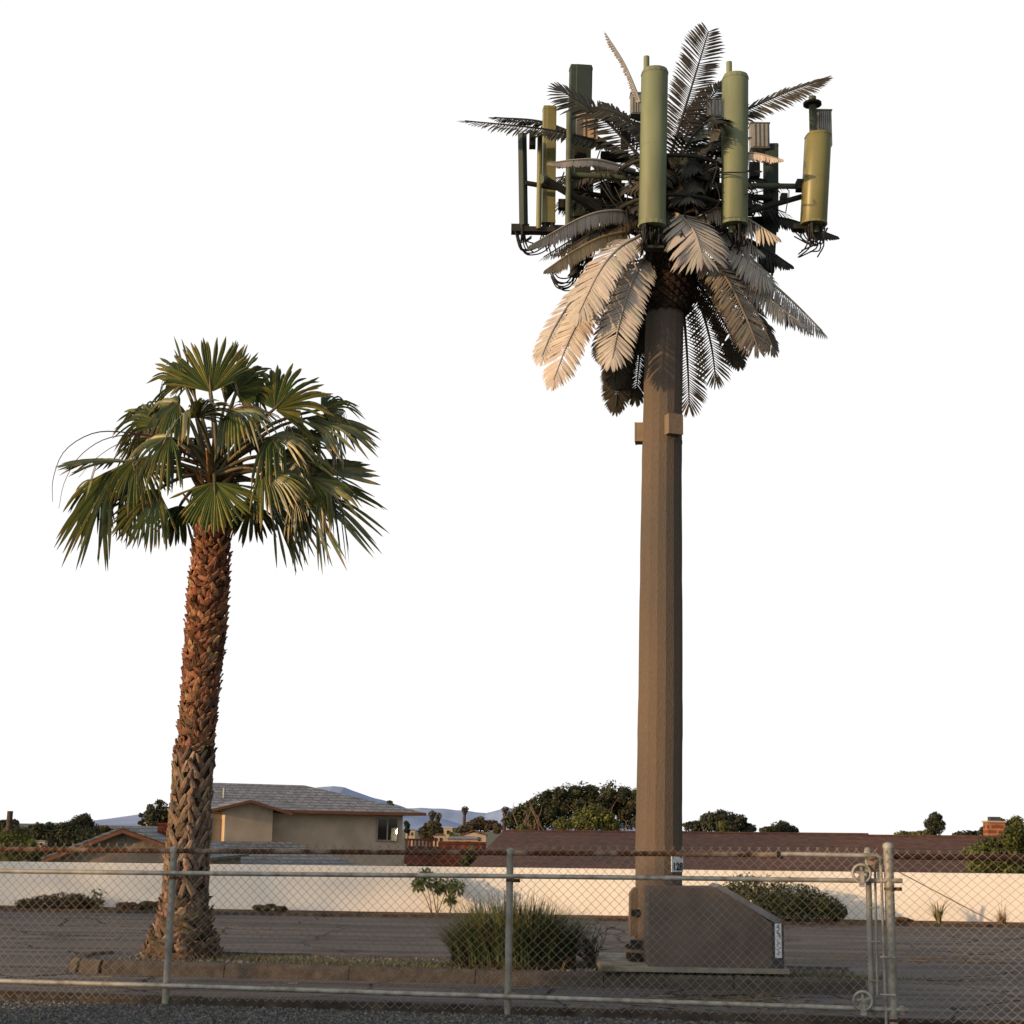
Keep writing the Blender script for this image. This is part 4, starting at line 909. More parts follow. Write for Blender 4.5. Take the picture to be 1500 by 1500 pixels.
# a second overlapping layer just left of the gate post, as in the photo the two runs overlap
# ------------------------------------------------------------------ shrubs
def leafcloud(bb, blobs, nper, size, cols, r, flat=.5, light=1.35, shell=.5):
    for (c, rx, ry, rz) in blobs:
        tone = r.uniform(.65, light)
        for i in range(nper):
            d = V((r.gauss(0, 1), r.gauss(0, 1), r.gauss(0, 1))).normalized(); k = shell + (1 - shell) * r.random() ** .6 if r.random() < .85 else r.uniform(.2, 1.12)
            p = c + V((d.x * rx * k, d.y * ry * k, d.z * rz * k)); s = size * r.uniform(.6, 1.4)
            nn = (d + V((r.gauss(0, flat), r.gauss(0, flat), r.gauss(.3, flat)))).normalized(); u = nn.orthogonal().normalized(); u = Quaternion(nn, r.uniform(0, 6.28)) @ u; v = nn.cross(u)
            cc = tuple(x * tone for x in jit(r.choice(cols), .25, r))
            bb.add([p - u * s, p - v * s * .5, p + u * s, p + v * s * .5], [(0, 1, 2, 3)], cc)
TREE_COLS = {'dark': [(.035, .04, .022), (.045, .045, .025), (.028, .035, .02)], 'olive': [(.06, .058, .025), (.05, .05, .024), (.075, .065, .028)], 'bright': [(.10, .115, .028), (.08, .10, .025), (.12, .12, .03)],
             'brown': [(.075, .055, .03), (.06, .05, .028)], 'pine': [(.045, .05, .022), (.06, .06, .026), (.035, .042, .02)], 'haze': [(.10, .105, .10), (.085, .09, .085)]}
def tree(px, ytop, ybase, wpx, Y, kind, label, seed, blobs=14, nper=160, leaf=None, trunk=True, prof=None, name='leafy_tree', group=None, cat='tree', zbase=None, ground_z=-3.0):
    r = random.Random(seed); base = at(px, ybase, Y); top = at(px, ytop, Y); H = top.z - base.z; Wd = msz(wpx, Y)
    root = thing(name, (base.x, Y, ground_z), label, cat, group)
    bb = MB(); bl = []
    leaf = (leaf or max(msz(2.6, Y), .02)) * .72; nper = int(nper * 1.7)
    if prof:
        for (x, yt, yb, w_) in prof:
            c = at(x, (yt + yb) / 2, Y + r.uniform(-.12, .12) * Wd); bl.append((c, msz(w_ / 2, Y), msz(w_ / 2, Y) * .9, msz((yb - yt) / 2, Y)))
    else:
        for k in range(blobs):
            a = r.uniform(0, 6.28); q = math.sqrt(r.random()) * .72; z = r.uniform(.15, .85); wz = math.sin(math.pi * min(1, max(.12, z)) ** .9) ** .6
            s = r.uniform(.16, .26)
            bl.append((base + V((math.cos(a) * q * Wd * .5 * wz, math.sin(a) * q * Wd * .45 * wz, H * z * .98)), Wd * s, Wd * s, min(Wd * s * .8, H * .28)))
    sub = []
    for (c, rx, ry, rz) in bl:
        for _ in range(4):
            d = V((r.gauss(0, 1), r.gauss(0, 1), r.gauss(.3, 1))).normalized(); q = r.uniform(.3, .5); sub.append((c + V((d.x * rx, d.y * ry, d.z * rz)) * r.uniform(.6, .95), rx * q, ry * q, rz * q))
    leafcloud(bb, bl, int(nper * .8), leaf, TREE_COLS[kind], r, shell=.35, light=1.2); leafcloud(bb, sub, int(nper * .16), leaf, TREE_COLS[kind], r, shell=.2, light=1.5)
    bb.build('crown', M['leaf'], root)
    if trunk:
        tt = MB(); tr = max(.06, Wd * .02); p = V((base.x, Y, ground_z))
        mid = base + V((r.uniform(-.05, .05) * Wd, 0, H * .35))
        tt.tube(bez([p, p.lerp(mid, .5) + V((.03 * Wd, 0, 0)), mid, base + V((0, 0, H * .6))], 8), [tr * (1.5 - 1.1 * i / 8) for i in range(9)], 7)
        for (c, rx, ry, rz) in bl[:8]: tt.tube(bez([mid.lerp(p, .15), mid.lerp(c, .5) + V((0, 0, -.05 * H)), c], 6), [tr * .5, tr * .4, tr * .35, tr * .28, tr * .2, tr * .12, tr * .06], 5)
        tt.build('trunk', M['bark'], root)
    return root

# grass clump in the island
gc = gnd(752, 1419, IZ); gc = V((gc.x, gc.y + .48, IZ - .02))
clump = thing('ornamental_grass', gc, 'big spiky clump of dark green ornamental grass in the island', 'grass clump')
b = MB(); r = random.Random(41)
for i in range(2600):
    a = r.uniform(0, 6.283); q = math.sqrt(r.random()); p = gc + V((math.cos(a) * q * .72, math.sin(a) * q * .45, 0))
    out = V((math.cos(a) * q * .95 + r.gauss(0, .3), math.sin(a) * q * .7 + r.gauss(0, .3), 0)); out = out if out.length > .05 else V((.1, 0, 0))
    h = r.uniform(.5, .98) * (1.05 - .25 * q); bend = min(1.3, out.length * r.uniform(.35, .95))
    c = jit(r.choice([(.036, .066, .02), (.052, .085, .025), (.07, .10, .03), (.025, .048, .016)]), .25, r)
    blade(b, p, out.normalized(), h, r.uniform(.009, .016), bend, tuple(x * .55 for x in c), 4, r.choice([c, tuple(x * 1.6 for x in c), (.13, .135, .045), (.16, .13, .05)]))
for i in range(60):
    a = r.uniform(0, 6.283); p = gc + V((math.cos(a) * r.uniform(0, .75), math.sin(a) * .3, 0)); blade(b, p, V((math.cos(a), .3 * math.sin(a), 0)).normalized(), r.uniform(.9, 1.12), .004, r.uniform(.1, .35), (.10, .09, .04), 4, (.2, .15, .07))
for i in range(300):
    a = r.uniform(0, 6.283); q = r.uniform(.7, 1.1); p = gc + V((math.cos(a) * q * .75, -abs(math.sin(a)) * q * .5, 0)); blade(b, p, V((math.cos(a), math.sin(a), 0)), r.uniform(.12, .3), .007, r.uniform(.9, 2.2), jit((.11, .075, .04), .35, r), 3)
b.build('blades', M['grass'], clump)

def twigs(name, px, py, Y, z0, hpx, wpx, n, label, cat, c, seed, leafc=None, lsize=.03):
    r = random.Random(seed); p = gnd(px, py, z0); root = thing(name, p, label, cat); b = MB(); lf = MB(); H = msz(hpx, p.y); W_ = msz(wpx, p.y)
    for i in range(n):
        a = r.uniform(0, 6.28); e = p + V((math.cos(a) * W_ * .5 * r.random(), math.sin(a) * W_ * .35 * r.random(), H * r.uniform(.3, 1)))
        m_ = p.lerp(e, .5) + V((r.gauss(0, .08), r.gauss(0, .06), H * .08)) * W_ * 2
        P = bez([p + V((r.gauss(0, .03), r.gauss(0, .03), 0)), m_, e], 6); b.tube(P, [.007 - .0008 * k for k in range(7)], 4, c)
        for k in range(3):
            q = P[r.randint(2, 6)]; b.tube([q, q + V((r.gauss(0, .2), r.gauss(0, .15), r.gauss(.05, .15))) * H * .5], [.004, .002], 4, c)
            if leafc:
                for _ in range(5):
                    s = r.uniform(.5, 1.2) * lsize; d = V((r.gauss(0, 1), r.gauss(0, 1), r.gauss(0, .6))).normalized(); u = d.orthogonal().normalized(); x = q + d * s * 2
                    lf.add([x - d * s * 1.4, x - u * s * .5, x + d * s * 1.4, x + u * s * .5], [(0, 1, 2, 3)], jit(r.choice(leafc), .25, r))
    b.build('twigs', M['grass'], root)
    if leafc: lf.build('leaves', M['leaf'], root)
    return root
twigs('dry_shrub', 868, 1412, 0, IZ, 60, 84, 34, 'leafless dry grey twiggy shrub between grass clump and tower foot', 'shrub', (.075, .065, .055), 5, [(.045, .05, .03), (.06, .055, .035)], .011)

def mound(name, px, yt, yb, wpx, cols, label, seed, dY=.4, size=.05, nper=500, prof=None, cat='shrub', blobs=9):
    r = random.Random(seed); Y = WY - dY; p = at(px, yb, Y); p.z = max(.02, min(p.z, .08)); root = thing(name, p, label, cat); b = MB(); bl = []
    H = at(px, yt, Y).z - p.z; W_ = msz(wpx, Y)
    if prof:
        for (x, y0, y1, w_) in prof: bl.append((at(x, (y0 + y1) / 2, Y + r.uniform(-.1, .1)), msz(w_ / 2, Y), min(.55, msz(w_ / 2, Y)), msz((y1 - y0) / 2, Y)))
    else:
        for k in range(blobs):
            u = r.uniform(-.36, .36); bl.append((p + V((W_ * u, r.uniform(-.12, .12), H * r.uniform(.25, .6) * (1 - u * u * 2.5))), W_ * .17, .22, H * .38))
    leafcloud(b, bl, int(nper * 1.9), size * .66, cols, r, .9, shell=.35); b.build('foliage', M['leaf'], root); return root
mound('wall_bush', 1150, 1277, 1348, 180, [(.034, .046, .015), (.024, .034, .012), (.05, .054, .018)], 'wide dark green bush against the white wall behind the equipment housing', 51, .7, .045, 700,
      prof=[(1095, 1280, 1345, 60), (1120, 1282, 1345, 66), (1150, 1288, 1348, 70), (1180, 1296, 1348, 60), (1205, 1308, 1348, 50), (1224, 1322, 1349, 34), (1075, 1290, 1340, 40), (1150, 1310, 1350, 110)])
# needle sprigs breaking the outline
mound('low_mound', 80, 1306, 1331, 112, [(.05, .038, .02), (.06, .05, .026), (.035, .028, .018)], 'low brown green mound of shrub at the far left foot of the white wall', 52, .5, .035, 500,
      prof=[(42, 1316, 1331, 40), (66, 1311, 1331, 46), (92, 1307, 1331, 50), (112, 1308, 1331, 42), (128, 1316, 1331, 20)])
twigs('wall_sapling', 144, 1332, 0, .04, 28, 20, 9, 'small upright green sapling just right of the far left shrub mound', 'sapling', (.09, .07, .05), 53, [(.09, .10, .03), (.11, .11, .035)], .035)
mound('red_shrub', 183, 1319, 1330, 30, [(.13, .06, .035), (.09, .05, .03)], 'tiny reddish brown shrub by the white wall left of the palm trunk', 54, .5, .025, 260, blobs=5)
mound('dry_mound', 220, 1318, 1332, 48, [(.12, .085, .04), (.09, .07, .035)], 'dry tan shrub mound by the white wall immediately behind the palm trunk', 55, .5, .03, 300, blobs=6)
mound('green_mound', 394, 1324, 1334, 50, [(.09, .075, .03), (.07, .065, .028)], 'flat yellow green shrub at the wall foot right of the palm trunk', 56, .5, .03, 300, blobs=6)
twigs('red_tuft', 425, 1334, 0, .04, 15, 14, 14, 'small spiky red tuft beside the flat yellow green shrub', 'plant', (.16, .05, .04), 57)
twigs('bare_stem', 325, 1332, 0, .04, 26, 12, 4, 'thin bare stem standing against the wall right of the palm', 'plant', (.12, .09, .07), 58)
twigs('weed', 360, 1331, 0, .04, 8, 10, 12, 'dark little weed at the wall foot between bare stem and flat shrub', 'weed', (.03, .025, .02), 59, [(.03, .03, .02)], .02)
twigs('weed', 604, 1335, 0, .04, 8, 9, 12, 'dark little weed left of the large leafed sapling', 'weed', (.03, .025, .02), 60, [(.03, .03, .02)], .02)
# large leafed sapling
r = random.Random(61); sp0 = V((at(640, 1336, WY - .55).x, WY - .55, .05)); sap = thing('leafy_sapling', sp0, 'multi stemmed sapling with big green leaves casting shadow on the white wall', 'sapling'); b = MB(); lf = MB()
for (sx, tx, ty, rad) in [(633, 622, 1288, 15), (640, 640, 1296, 14), (640, 655, 1298, 17), (658, 668, 1300, 13), (633, 612, 1296, 10), (640, 625, 1280, 8), (658, 660, 1318, 9)]:
    a = at(sx, 1336, WY - .55); a.z = .04; e = at(tx, ty, WY - .5 + r.uniform(-.25, .1)); P = bez([a, a.lerp(e, .5) + V((.02, 0, .03)), e], 8); b.tube(P, [.012 - .001 * k for k in range(9)], 5, (.15, .10, .06))
    for k in range(int(rad * 11)):
        d = V((r.gauss(0, 1), r.gauss(0, 1), r.gauss(0, .7))).normalized(); x = e + d * msz(rad, WY) * r.random() ** .5; u = (d + V((r.gauss(0, .4), r.gauss(0, .4), -.35))).normalized(); v = u.cross(V((0, -.5, 1)) + V((r.gauss(0, .4), r.gauss(0, .4), 0))).normalized(); s = r.uniform(.035, .065)
        lf.add([x - u * s, x - v * s * .42, x + u * s, x + v * s * .42], [(0, 1, 2, 3)], jit(r.choice([(.085, .115, .028), (.12, .15, .04), (.06, .085, .022)]), .25, r))
b.build('stems', M['grass'], sap); lf.build('leaves', M['leaf'], sap)
# thin weeds right of the clump
twigs('thin_weed', 873, 1338, 0, .04, 26, 22, 7, 'thin flowering weed by the wall left of the tower pole', 'weed', (.12, .09, .04), 62, [(.10, .085, .03)], .03)
# agave
r = random.Random(63); ag = V((at(1375, 1346, WY - .6).x, WY - .6, .05)); agv = thing('agave', ag, 'yellow green agave with long strap leaves at the wall right of the gate post', 'plant'); b = MB()
for i in range(34):
    a = r.uniform(0, 6.28); d = V((math.cos(a), math.sin(a) * .7, 0)); blade(b, ag + d * .04, d, r.uniform(.28, .62), .026, r.uniform(.25, 1.1), jit((.12, .125, .035), .25, r), 5, (.2, .17, .05))
b.build('strap_leaves', M['grass'], agv)
r = random.Random(64); dt = V((at(1468, 1349, WY - .5).x, WY - .5, .05)); dtt = thing('dry_tuft', dt, 'dry reddish grass tuft at the wall near the right edge', 'plant'); b = MB()
for i in range(110):
    a = r.uniform(0, 6.28); d = V((math.cos(a), math.sin(a), 0)); blade(b, dt + d * r.uniform(0, .1), d, r.uniform(.12, .34) if i > 4 else r.uniform(.45, .62), .006, r.uniform(.1, .6), jit((.16, .085, .045), .3, r), 3)
b.build('blades', M['grass'], dtt)
mound('wall_debris', 1325, 1343, 1350, 44, [(.13, .07, .03), (.08, .05, .025)], 'flat heap of dry leaves at the wall foot right of the gate post', 65, .5, .03, 220, blobs=5, cat='leaf heap')

# ------------------------------------------------------------------ houses
A28 = R(28); hu = V((math.cos(A28), math.sin(A28), 0)); hv = V((-math.sin(A28), math.cos(A28), 0)); hn = -hv
C0 = at(588, 1230, 60); GZ = -3.2
def h1(px, py, off=0.): return onplane(px, py, C0 + hn * off, hn)
house = thing('two_storey_house', (C0.x - 3, C0.y - 2, GZ), 'tan stucco two storey house with grey hipped roof rising behind the wall', 'house')
wt = h1(400, 1188).z
b = MB(); pR = h1(588, 1268); pL = h1(318, 1268)
b.prism([V((pL.x, pL.y, GZ)), V((pR.x, pR.y, GZ)), V((pR.x, pR.y, h1(622, 1190.5, .45).z + .02)), V((pL.x, pL.y, h1(622, 1190.5, .45).z + .02))], V((-.2, .98, 0)) * 3); b.build('wall', M['stucco'], house)
# projecting gable wing
WO = 1.1
w0, w1 = h1(330, 1232, WO), h1(400, 1232, WO); pk = h1(368, 1176, WO); wl, wr_ = h1(330, 1186, WO), h1(400, 1184, WO)
b = MB(); b.prism([V((w0.x, w0.y, GZ)), V((w1.x, w1.y, GZ)), wr_, pk, wl], hv * (WO + 1)); b.build('wing_wall', M['stucco'], house)
# lower left return wall with window
q0 = w0 + hv * .35 ; q1 = q0 - hu * .85
zt = wl.z - .12
b = MB(); b.prism([V((q0.x, q0.y, GZ)), V((q0.x, q0.y, zt)), V((q1.x, q1.y, zt - .12)), V((q1.x, q1.y, GZ))], hv * 2); b.build('side_wall', M['cream'], house)
b = MB(); qa = q0 - hu * .38; qb = q0 - hu * .85; za, zb = h1(310, 1233, WO).z, h1(310, 1197, WO).z
b.prism([V((qb.x, qb.y, za)) + hn * .02, V((qa.x, qa.y, za)) + hn * .02, V((qa.x, qa.y, zb)) + hn * .02, V((qb.x, qb.y, zb)) + hn * .02], hn * .03); wi = b.build('window', M['winframe'], house)
b = MB(); 
for (s0, s1) in ((.06, .42), (.56, .94)):
    a, c = qa.lerp(qb, s0), qa.lerp(qb, s1); b.prism([V((c.x, c.y, za + .04)) + hn * .052, V((a.x, a.y, za + .04)) + hn * .052, V((a.x, a.y, zb - .04)) + hn * .052, V((c.x, c.y, zb - .04)) + hn * .052], hn * .004)
b.build('pane', M['glass'], wi)
# main hipped roof
eo = .45
E1, E0 = h1(622, 1190.5, eo), h1(288, 1187.5, eo); R2, R1_ = h1(446, 1150, -2.6), h1(284, 1146, -2.6)
R2.z = R1_.z = (R2.z + R1_.z) / 2; E0.z = E1.z
b = MB(); E1b, E0b = E1 + hv * 6, E0 + V((-.18, .98, 0)) * 6
b.add([E0, E1, R2, R1_, E1b, E0b], [(0, 1, 2, 3), (1, 4, 2), (4, 5, 3, 2), (5, 0, 3)]); b.add([x - V((0, 0, .05)) for x in (E0, E1, E1b, E0b)], [(3, 2, 1, 0)]); b.build('roof', M['roofg'], house)
b = MB(); b.prism([E0 - V((0, 0, .115)), E1 - V((0, 0, .115)), E1 + V((0, 0, .0)), E0 + V((0, 0, .0))], hn * .05); b.prism([E1 - V((0, 0, .115)) + hn * .05, E1b - V((0, 0, .115)), E1b, E1 + hn * .05], hu * .05); b.build('fascia', M['fascia'], house)
# gable roof of the wing
g0, g1_, gp = h1(302, 1187, WO + .45), h1(428, 1190.5, WO + .45), h1(368, 1171.5, WO + .45)
b = MB(); dn = V((0, 0, .07)); bk = hv * 3.4
b.add([g0, gp, gp + bk, g0 + bk], [(0, 1, 2, 3)]); b.add([gp, g1_, g1_ + bk, gp + bk], [(0, 1, 2, 3)]); b.build('gable_roof', M['roofg'], house)
b = MB(); z = V((0, 0, .10)); b.prism([g0 - z, gp - z, gp - V((0, 0, .01)), g0 - V((0, 0, .01))], hn * .05); b.prism([gp - z, g1_ - z, g1_ - V((0, 0, .01)), gp - V((0, 0, .01))], hn * .05); b.build('gable_fascia', M['fascia'], house)
# lower roof in front
b = MB(); l0, l1 = h1(285, 1232, WO + .15), h1(425, 1233, WO + .15); m0, m1 = h1(270, 1274, WO + 3), h1(556, 1276, WO + 3); b.add([m0, m1, l1, l0, m1 + hv * 3.0], [(0, 1, 2, 3), (1, 4, 2)]); b.build('lower_roof', M['roofg'], house)
# windows of the main wall
a, c = h1(550, 1232), h1(583, 1198); du = hu; w_ = (V((c.x, c.y, 0)) - V((a.x, a.y, 0))).length
b = MB(); b.prism([a + hn * .01, a + du * w_ + hn * .01, a + du * w_ + V((0, 0, c.z - a.z)) + hn * .01, a + V((0, 0, c.z - a.z)) + hn * .01], hn * .04); wi = b.build('window', M['winframe'], house)
hh = c.z - a.z
for (s0, s1) in ((.07, .47), (.54, .94)):
    b = MB(); p0 = a + du * w_ * s0 + V((0, 0, hh * .06)) + hn * .052; p1 = a + du * w_ * s1 + V((0, 0, hh * .06)) + hn * .052
    b.prism([p0, p1, p1 + V((0, 0, hh * .88)), p0 + V((0, 0, hh * .88))], hn * .004); b.build('pane', M['glass'], wi)
M['glint'] = mat('glint_mirror_metal', (.9, .85, .7), .22, .1, 3, spec=.8, metal=1.)
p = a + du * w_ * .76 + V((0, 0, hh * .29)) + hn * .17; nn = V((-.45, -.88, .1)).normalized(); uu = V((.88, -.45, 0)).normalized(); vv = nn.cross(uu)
b = MB(); b.obox(p, uu * .13, vv * .24, nn * .008); b.build('glint_mirror', M['glint'], wi)      # added mirror plate, tilted to throw the sun's glint at the camera
b = MB()
for (x, y, h) in ((328, 1166, 14), (390, 1174, 5), (333, 1178, 6)):
    q = h1(x, y, -.8); b.tube([q - V((0, 0, .15)), q + V((0, 0, msz(h * .8, 60)))], .05, 6)
b.build('vent_pipe', M['galv'], house)

# low gabled house at left
LY = 46
lh = thing('gabled_house', (at(170, 1265, LY).x, LY + 2, GZ), 'low tan house with broad gable and loft vent behind the wall at left', 'house')
def lp(x, y, d=0.): return at(x, y, LY + d)
pk, e0, e1 = lp(180, 1216), lp(60, 1261), lp(264, 1243)
b = MB(); f0, f1_ = lp(75, 1300), lp(300, 1300); b.prism([V((f0.x, LY, GZ)), V((f1_.x, LY, GZ)), V((f1_.x, LY, lp(300, 1252).z)), pk - V((0, 0, .05)), V((f0.x, LY, lp(75, 1258).z))], (0, 6, 0)); b.build('wall', M['stuccod'], lh)
r0, r1, rp = lp(48, 1264, -.4), lp(310, 1260, -.4), lp(180, 1213.5, -.4)
b = MB(); bk = V((0, 6.5, 0)); th = V((0, 0, .07))
b.prism([r0, rp, rp + th, r0 + th], bk); b.prism([rp, r1, r1 + th, rp + th], bk); b.build('roof', M['roofg'], lh)
b = MB(); z = V((0, -.02, .02)); z2 = V((0, -.02, .13)); b.prism([r0 - z2, rp - z2, rp + z * -1, r0 - z], (0, -.05, 0)); b.prism([rp - z2, r1 - z2, r1 - z, rp - z], (0, -.05, 0)); b.build('fascia', M['fascia'], lh)
b = MB(); a, c = lp(172, 1237, -.03), lp(184, 1222, -.03); b.box((a.x, a.y - .02, a.z), (c.x, a.y + .01, c.z)); ve = b.build('loft_vent', M['winframe'], lh)
b = MB()
for k in range(6): zz = a.z + (c.z - a.z) * (k + .3) / 6; b.box((a.x + .02, a.y - .035, zz), (c.x - .02, a.y - .022, zz + (c.z - a.z) * .05))
b.build('louvre', M['dpanel'], ve)
b = MB(); a, c = lp(229, 1240, 1.6), lp(252, 1208.5, 1.6); b.box((a.x, a.y, a.z - .4), (c.x, a.y + .5, c.z)); b.box((a.x - .03, a.y - .03, c.z), (c.x + .03, a.y + .53, c.z + .06)); b.build('chimney', M['brickd'], lh)

# long brown roofed house
BY0, BY1 = 42, 47
bh = thing('brown_roof_house', (at(1000, 1265, 44).x, 44, GZ), 'long low house with brown shingle roof and brick chimney behind the wall', 'house')
t = [at(737, 1217.5, BY1), at(1272, 1222.5, BY1), at(1268, 1224.5, BY1 - .15), at(1620, 1228, BY1)]
lo = [at(676, 1281, BY0), at(1270, 1290, BY0), at(1266, 1290.5, BY0 - .15), at(1650, 1295, BY0)]
b = MB(); back = [V((p.x, BY1 + 4.5, p.z - 2)) for p in t]
b.add([lo[0], lo[1], t[1], t[0], back[0], back[1]], [(0, 1, 2, 3), (3, 2, 5, 4), (0, 3, 4)]); b.add([lo[2], lo[3], t[3], t[2], back[2], back[3]], [(0, 1, 2, 3), (3, 2, 5, 4)]); b.build('roof', M['roofb'], bh)
b = MB(); b.tube([t[0], t[1]], .045, 6); b.tube([t[2], t[3]], .045, 6)
n = 40
b.build('ridge_cap', M['roofb'], bh)
b = MB(); b.box((lo[0].x + .5, BY0 + .6, GZ), (lo[3].x, BY1 + 4, lo[0].z)); b.build('wall', M['stuccod'], bh)
b = MB(); a, c = at(1448.5, 1240, BY1 + .8), at(1472.5, 1205, BY1 + .8); b.box((a.x, a.y, a.z - 1), (c.x, a.y + .5, c.z)); ch = b.build('chimney', M['brickr'], bh)
b = MB(); b.box((a.x - .03, a.y - .03, c.z), (c.x + .03, a.y + .53, c.z + .05)); b.build('chimney_cap', M['cream'], ch)
b = MB(); b.box((a.x + .12, a.y + .1, c.z + .05), (c.x - .1, a.y + .4, c.z + .17)); b.build('flue', M['dpanel'], ch)

# red timber deck and brick wall between the houses
DY = 50
dk = thing('timber_deck', (at(615, 1268, DY).x, DY, GZ), 'dark red timber deck with vertical rails right of the two storey house', 'deck')
b = MB(); a, c = at(592, 1240, DY), at(641, 1229, DY); b.box((a.x, DY, c.z - .06), (c.x, DY + .1, c.z)); b.box((a.x, DY, a.z - .55), (c.x, DY + .1, a.z - .3)); b.box((a.x, DY + .02, GZ), (c.x, DY + .3, a.z - .62)); b.build('frame', M['redwood'], dk)
for k in range(9): 
    b = MB(); x = a.x + (c.x - a.x) * (k + .5) / 9; b.box((x - .03, DY + .02, a.z - .3), (x + .03, DY + .08, c.z - .06)); b.build('baluster', M['redwood'], dk)
b = MB(); b.box((a.x, DY + 1.4, GZ), (c.x, DY + 1.5, c.z - .25)); b.build('back_panel', M['black'], dk)
bw = MB(); a, c = at(641, 1275, DY - 1), at(712, 1233.5, DY - 1); bw.box((a.x, DY - 1, GZ), (c.x, DY - .7, c.z)); tag(bw.build('brick_wall', M['brickd']), 'red brick garden wall between the timber deck and brown roof', 'wall')
tree(685, 1238, 1270, 36, 46, 'bright', 'small green shrub in front of the red brick garden wall', 70, 7, 260, .05, False, name='garden_shrub', cat='shrub')

# distant houses
def farhouse(x0, x1, ytop, yeave, ybot, Y, label, wallm='cream', roofm='roofg', gable=True, seed=0):
    a, c = at(x0, ybot, Y), at(x1, yeave, Y); root = thing('distant_house', ((a.x + c.x) / 2, Y + 3, -3.3), label, 'house'); D = (c.x - a.x) * .8
    xm = (a.x + c.x) / 2; zt = at((x0 + x1) / 2, ytop, Y).z; ze = c.z
    b = MB()
    poly = [V((a.x, Y, -3.3)), V((c.x, Y, -3.3)), V((c.x, Y, ze)), V((xm, Y, zt - .1)), V((a.x, Y, ze))] if gable else [V((a.x, Y, -3.3)), V((c.x, Y, -3.3)), V((c.x, Y, ze)), V((a.x, Y, ze))]
    b.prism(poly, (0, D, 0)); b.build('wall', M[wallm], root); o = (c.x - a.x) * .07
    b = MB()
    if gable:
        th = V((0, 0, (zt - ze) * .06 + .05)); sl = (zt - ze) / (xm - a.x)
        l, r_, p = V((a.x - o, Y - o, ze - o * sl)), V((c.x + o, Y - o, ze - o * sl)), V((xm, Y - o, zt)); bk = V((0, D + 2 * o, 0)); b.prism([l, p, p + th, l + th], bk); b.prism([p, r_, r_ + th, p + th], bk)
    else:
        b.add([V((a.x - o, Y - o, ze + .02)), V((c.x + o, Y - o, ze + .02)), V((c.x - o * 2, Y + D * .5, zt)), V((a.x + o * 2, Y + D * .5, zt)), V((c.x + o, Y + D, ze + .02)), V((a.x - o, Y + D, ze + .02))], [(0, 1, 2, 3), (1, 4, 2), (5, 0, 3), (4, 5, 3, 2)])
    b.build('roof', M[roofm], root)
    b = MB(); hh = ze - a.z
    for u in (.22, .6):
        x = a.x + (c.x - a.x) * u; b.box((x, Y - .06, a.z + hh * .25), (x + (c.x - a.x) * .16, Y - .01, a.z + hh * .75))
    b.build('window', M['glass'], root)
    return root
farhouse(203, 226, 1201, 1207, 1222, 110, 'small cream house on the slope left of the palm trunk')
farhouse(676, 712, 1217, 1224, 1234, 95, 'pale gabled house roof beyond the red brick wall', 'cream', 'roofb')
farhouse(655, 700, 1225, 1230, 1240, 85, 'low grey roofed house in front of the pale gable', 'stuccod', 'roofg', False)
farhouse(640, 664, 1211, 1214, 1224, 150, 'flat cream building under the pair of distant palms', 'cream', 'cream', False)
farhouse(632, 652, 1221, 1225, 1234, 100, 'small pale house half hidden by a garden tree', 'cream', 'roofb', False)
farhouse(594, 608, 1214, 1217, 1226, 140, 'cream house edge just right of the two storey house', 'cream', 'roofg', False)
farhouse(48, 66, 1231, 1233, 1240, 90, 'tiny orange lit house among the dark trees at left', 'cream', 'roofg', False)
b = MB(); q = at(15, 1188, 70); tag_o = thing('utility_pole', (q.x, 70, GZ), 'brown wooden utility pole sticking up above trees at far left', 'pole'); b.tube([V((q.x, 70, GZ)), q], [.16, .13], 8); b.build('shaft', M['bark'], tag_o)

# ------------------------------------------------------------------ trees beyond the wall
G = None
tree(14, 1199, 1225, 46, 130, 'dark', 'dark round tree crown behind the utility pole at far left', 201, 9, 260, .22)
tree(22, 1214, 1268, 76, 44, 'bright', 'near leafy green tree at the far left edge above the wall', 202, prof=[(0, 1218, 1262, 50), (22, 1214, 1250, 46), (40, 1226, 1262, 36), (10, 1235, 1270, 60), (50, 1240, 1266, 22)], nper=900, leaf=.05)
tree(70, 1238, 1266, 44, 60, 'dark', 'dark shrub before the tiny orange lit house above the wall', 240, 8, 260, .05, False, name='garden_shrub', cat='shrub')
tree(65, 1206, 1245, 60, 100, 'pine', 'olive green tree mass left of the low gabled house', 203, prof=[(55, 1206, 1238, 34), (75, 1205, 1235, 36), (42, 1212, 1238, 26), (65, 1215, 1248, 50), (92, 1204, 1240, 30), (108, 1208, 1246, 44), (80, 1212, 1252, 60), (130, 1210, 1250, 40), (45, 1210, 1240, 30)], nper=500, leaf=.13)
tree(118, 1192, 1232, 52, 112, 'dark', 'tall dark dome shaped tree over the low gabled house', 204, prof=[(119, 1192, 1216, 32), (112, 1200, 1226, 40), (130, 1204, 1232, 32), (100, 1208, 1240, 36), (140, 1212, 1234, 20)], nper=500, leaf=.14)
for k, x in enumerate((76, 90, 100, 108)):
    tree(x, 1218 + (k * 5) % 4, 1244, 7, 92, 'dark', ['leftmost of four slim dark cypresses before the tree mass', 'second from left of four slim dark cypresses', 'third from left of four slim dark cypresses', 'rightmost of four slim dark cypresses near the gable'][k], 210 + k, prof=[(x, 1217 + (k * 5) % 4, 1230, 6), (x, 1224, 1246, 8)], nper=160, leaf=.09, name='cypress', group='slim cypresses at left')
tree(155, 1209, 1224, 40, 120, 'olive', 'low olive hedge tree just above the gable roof line', 220, 6, 200, .16)
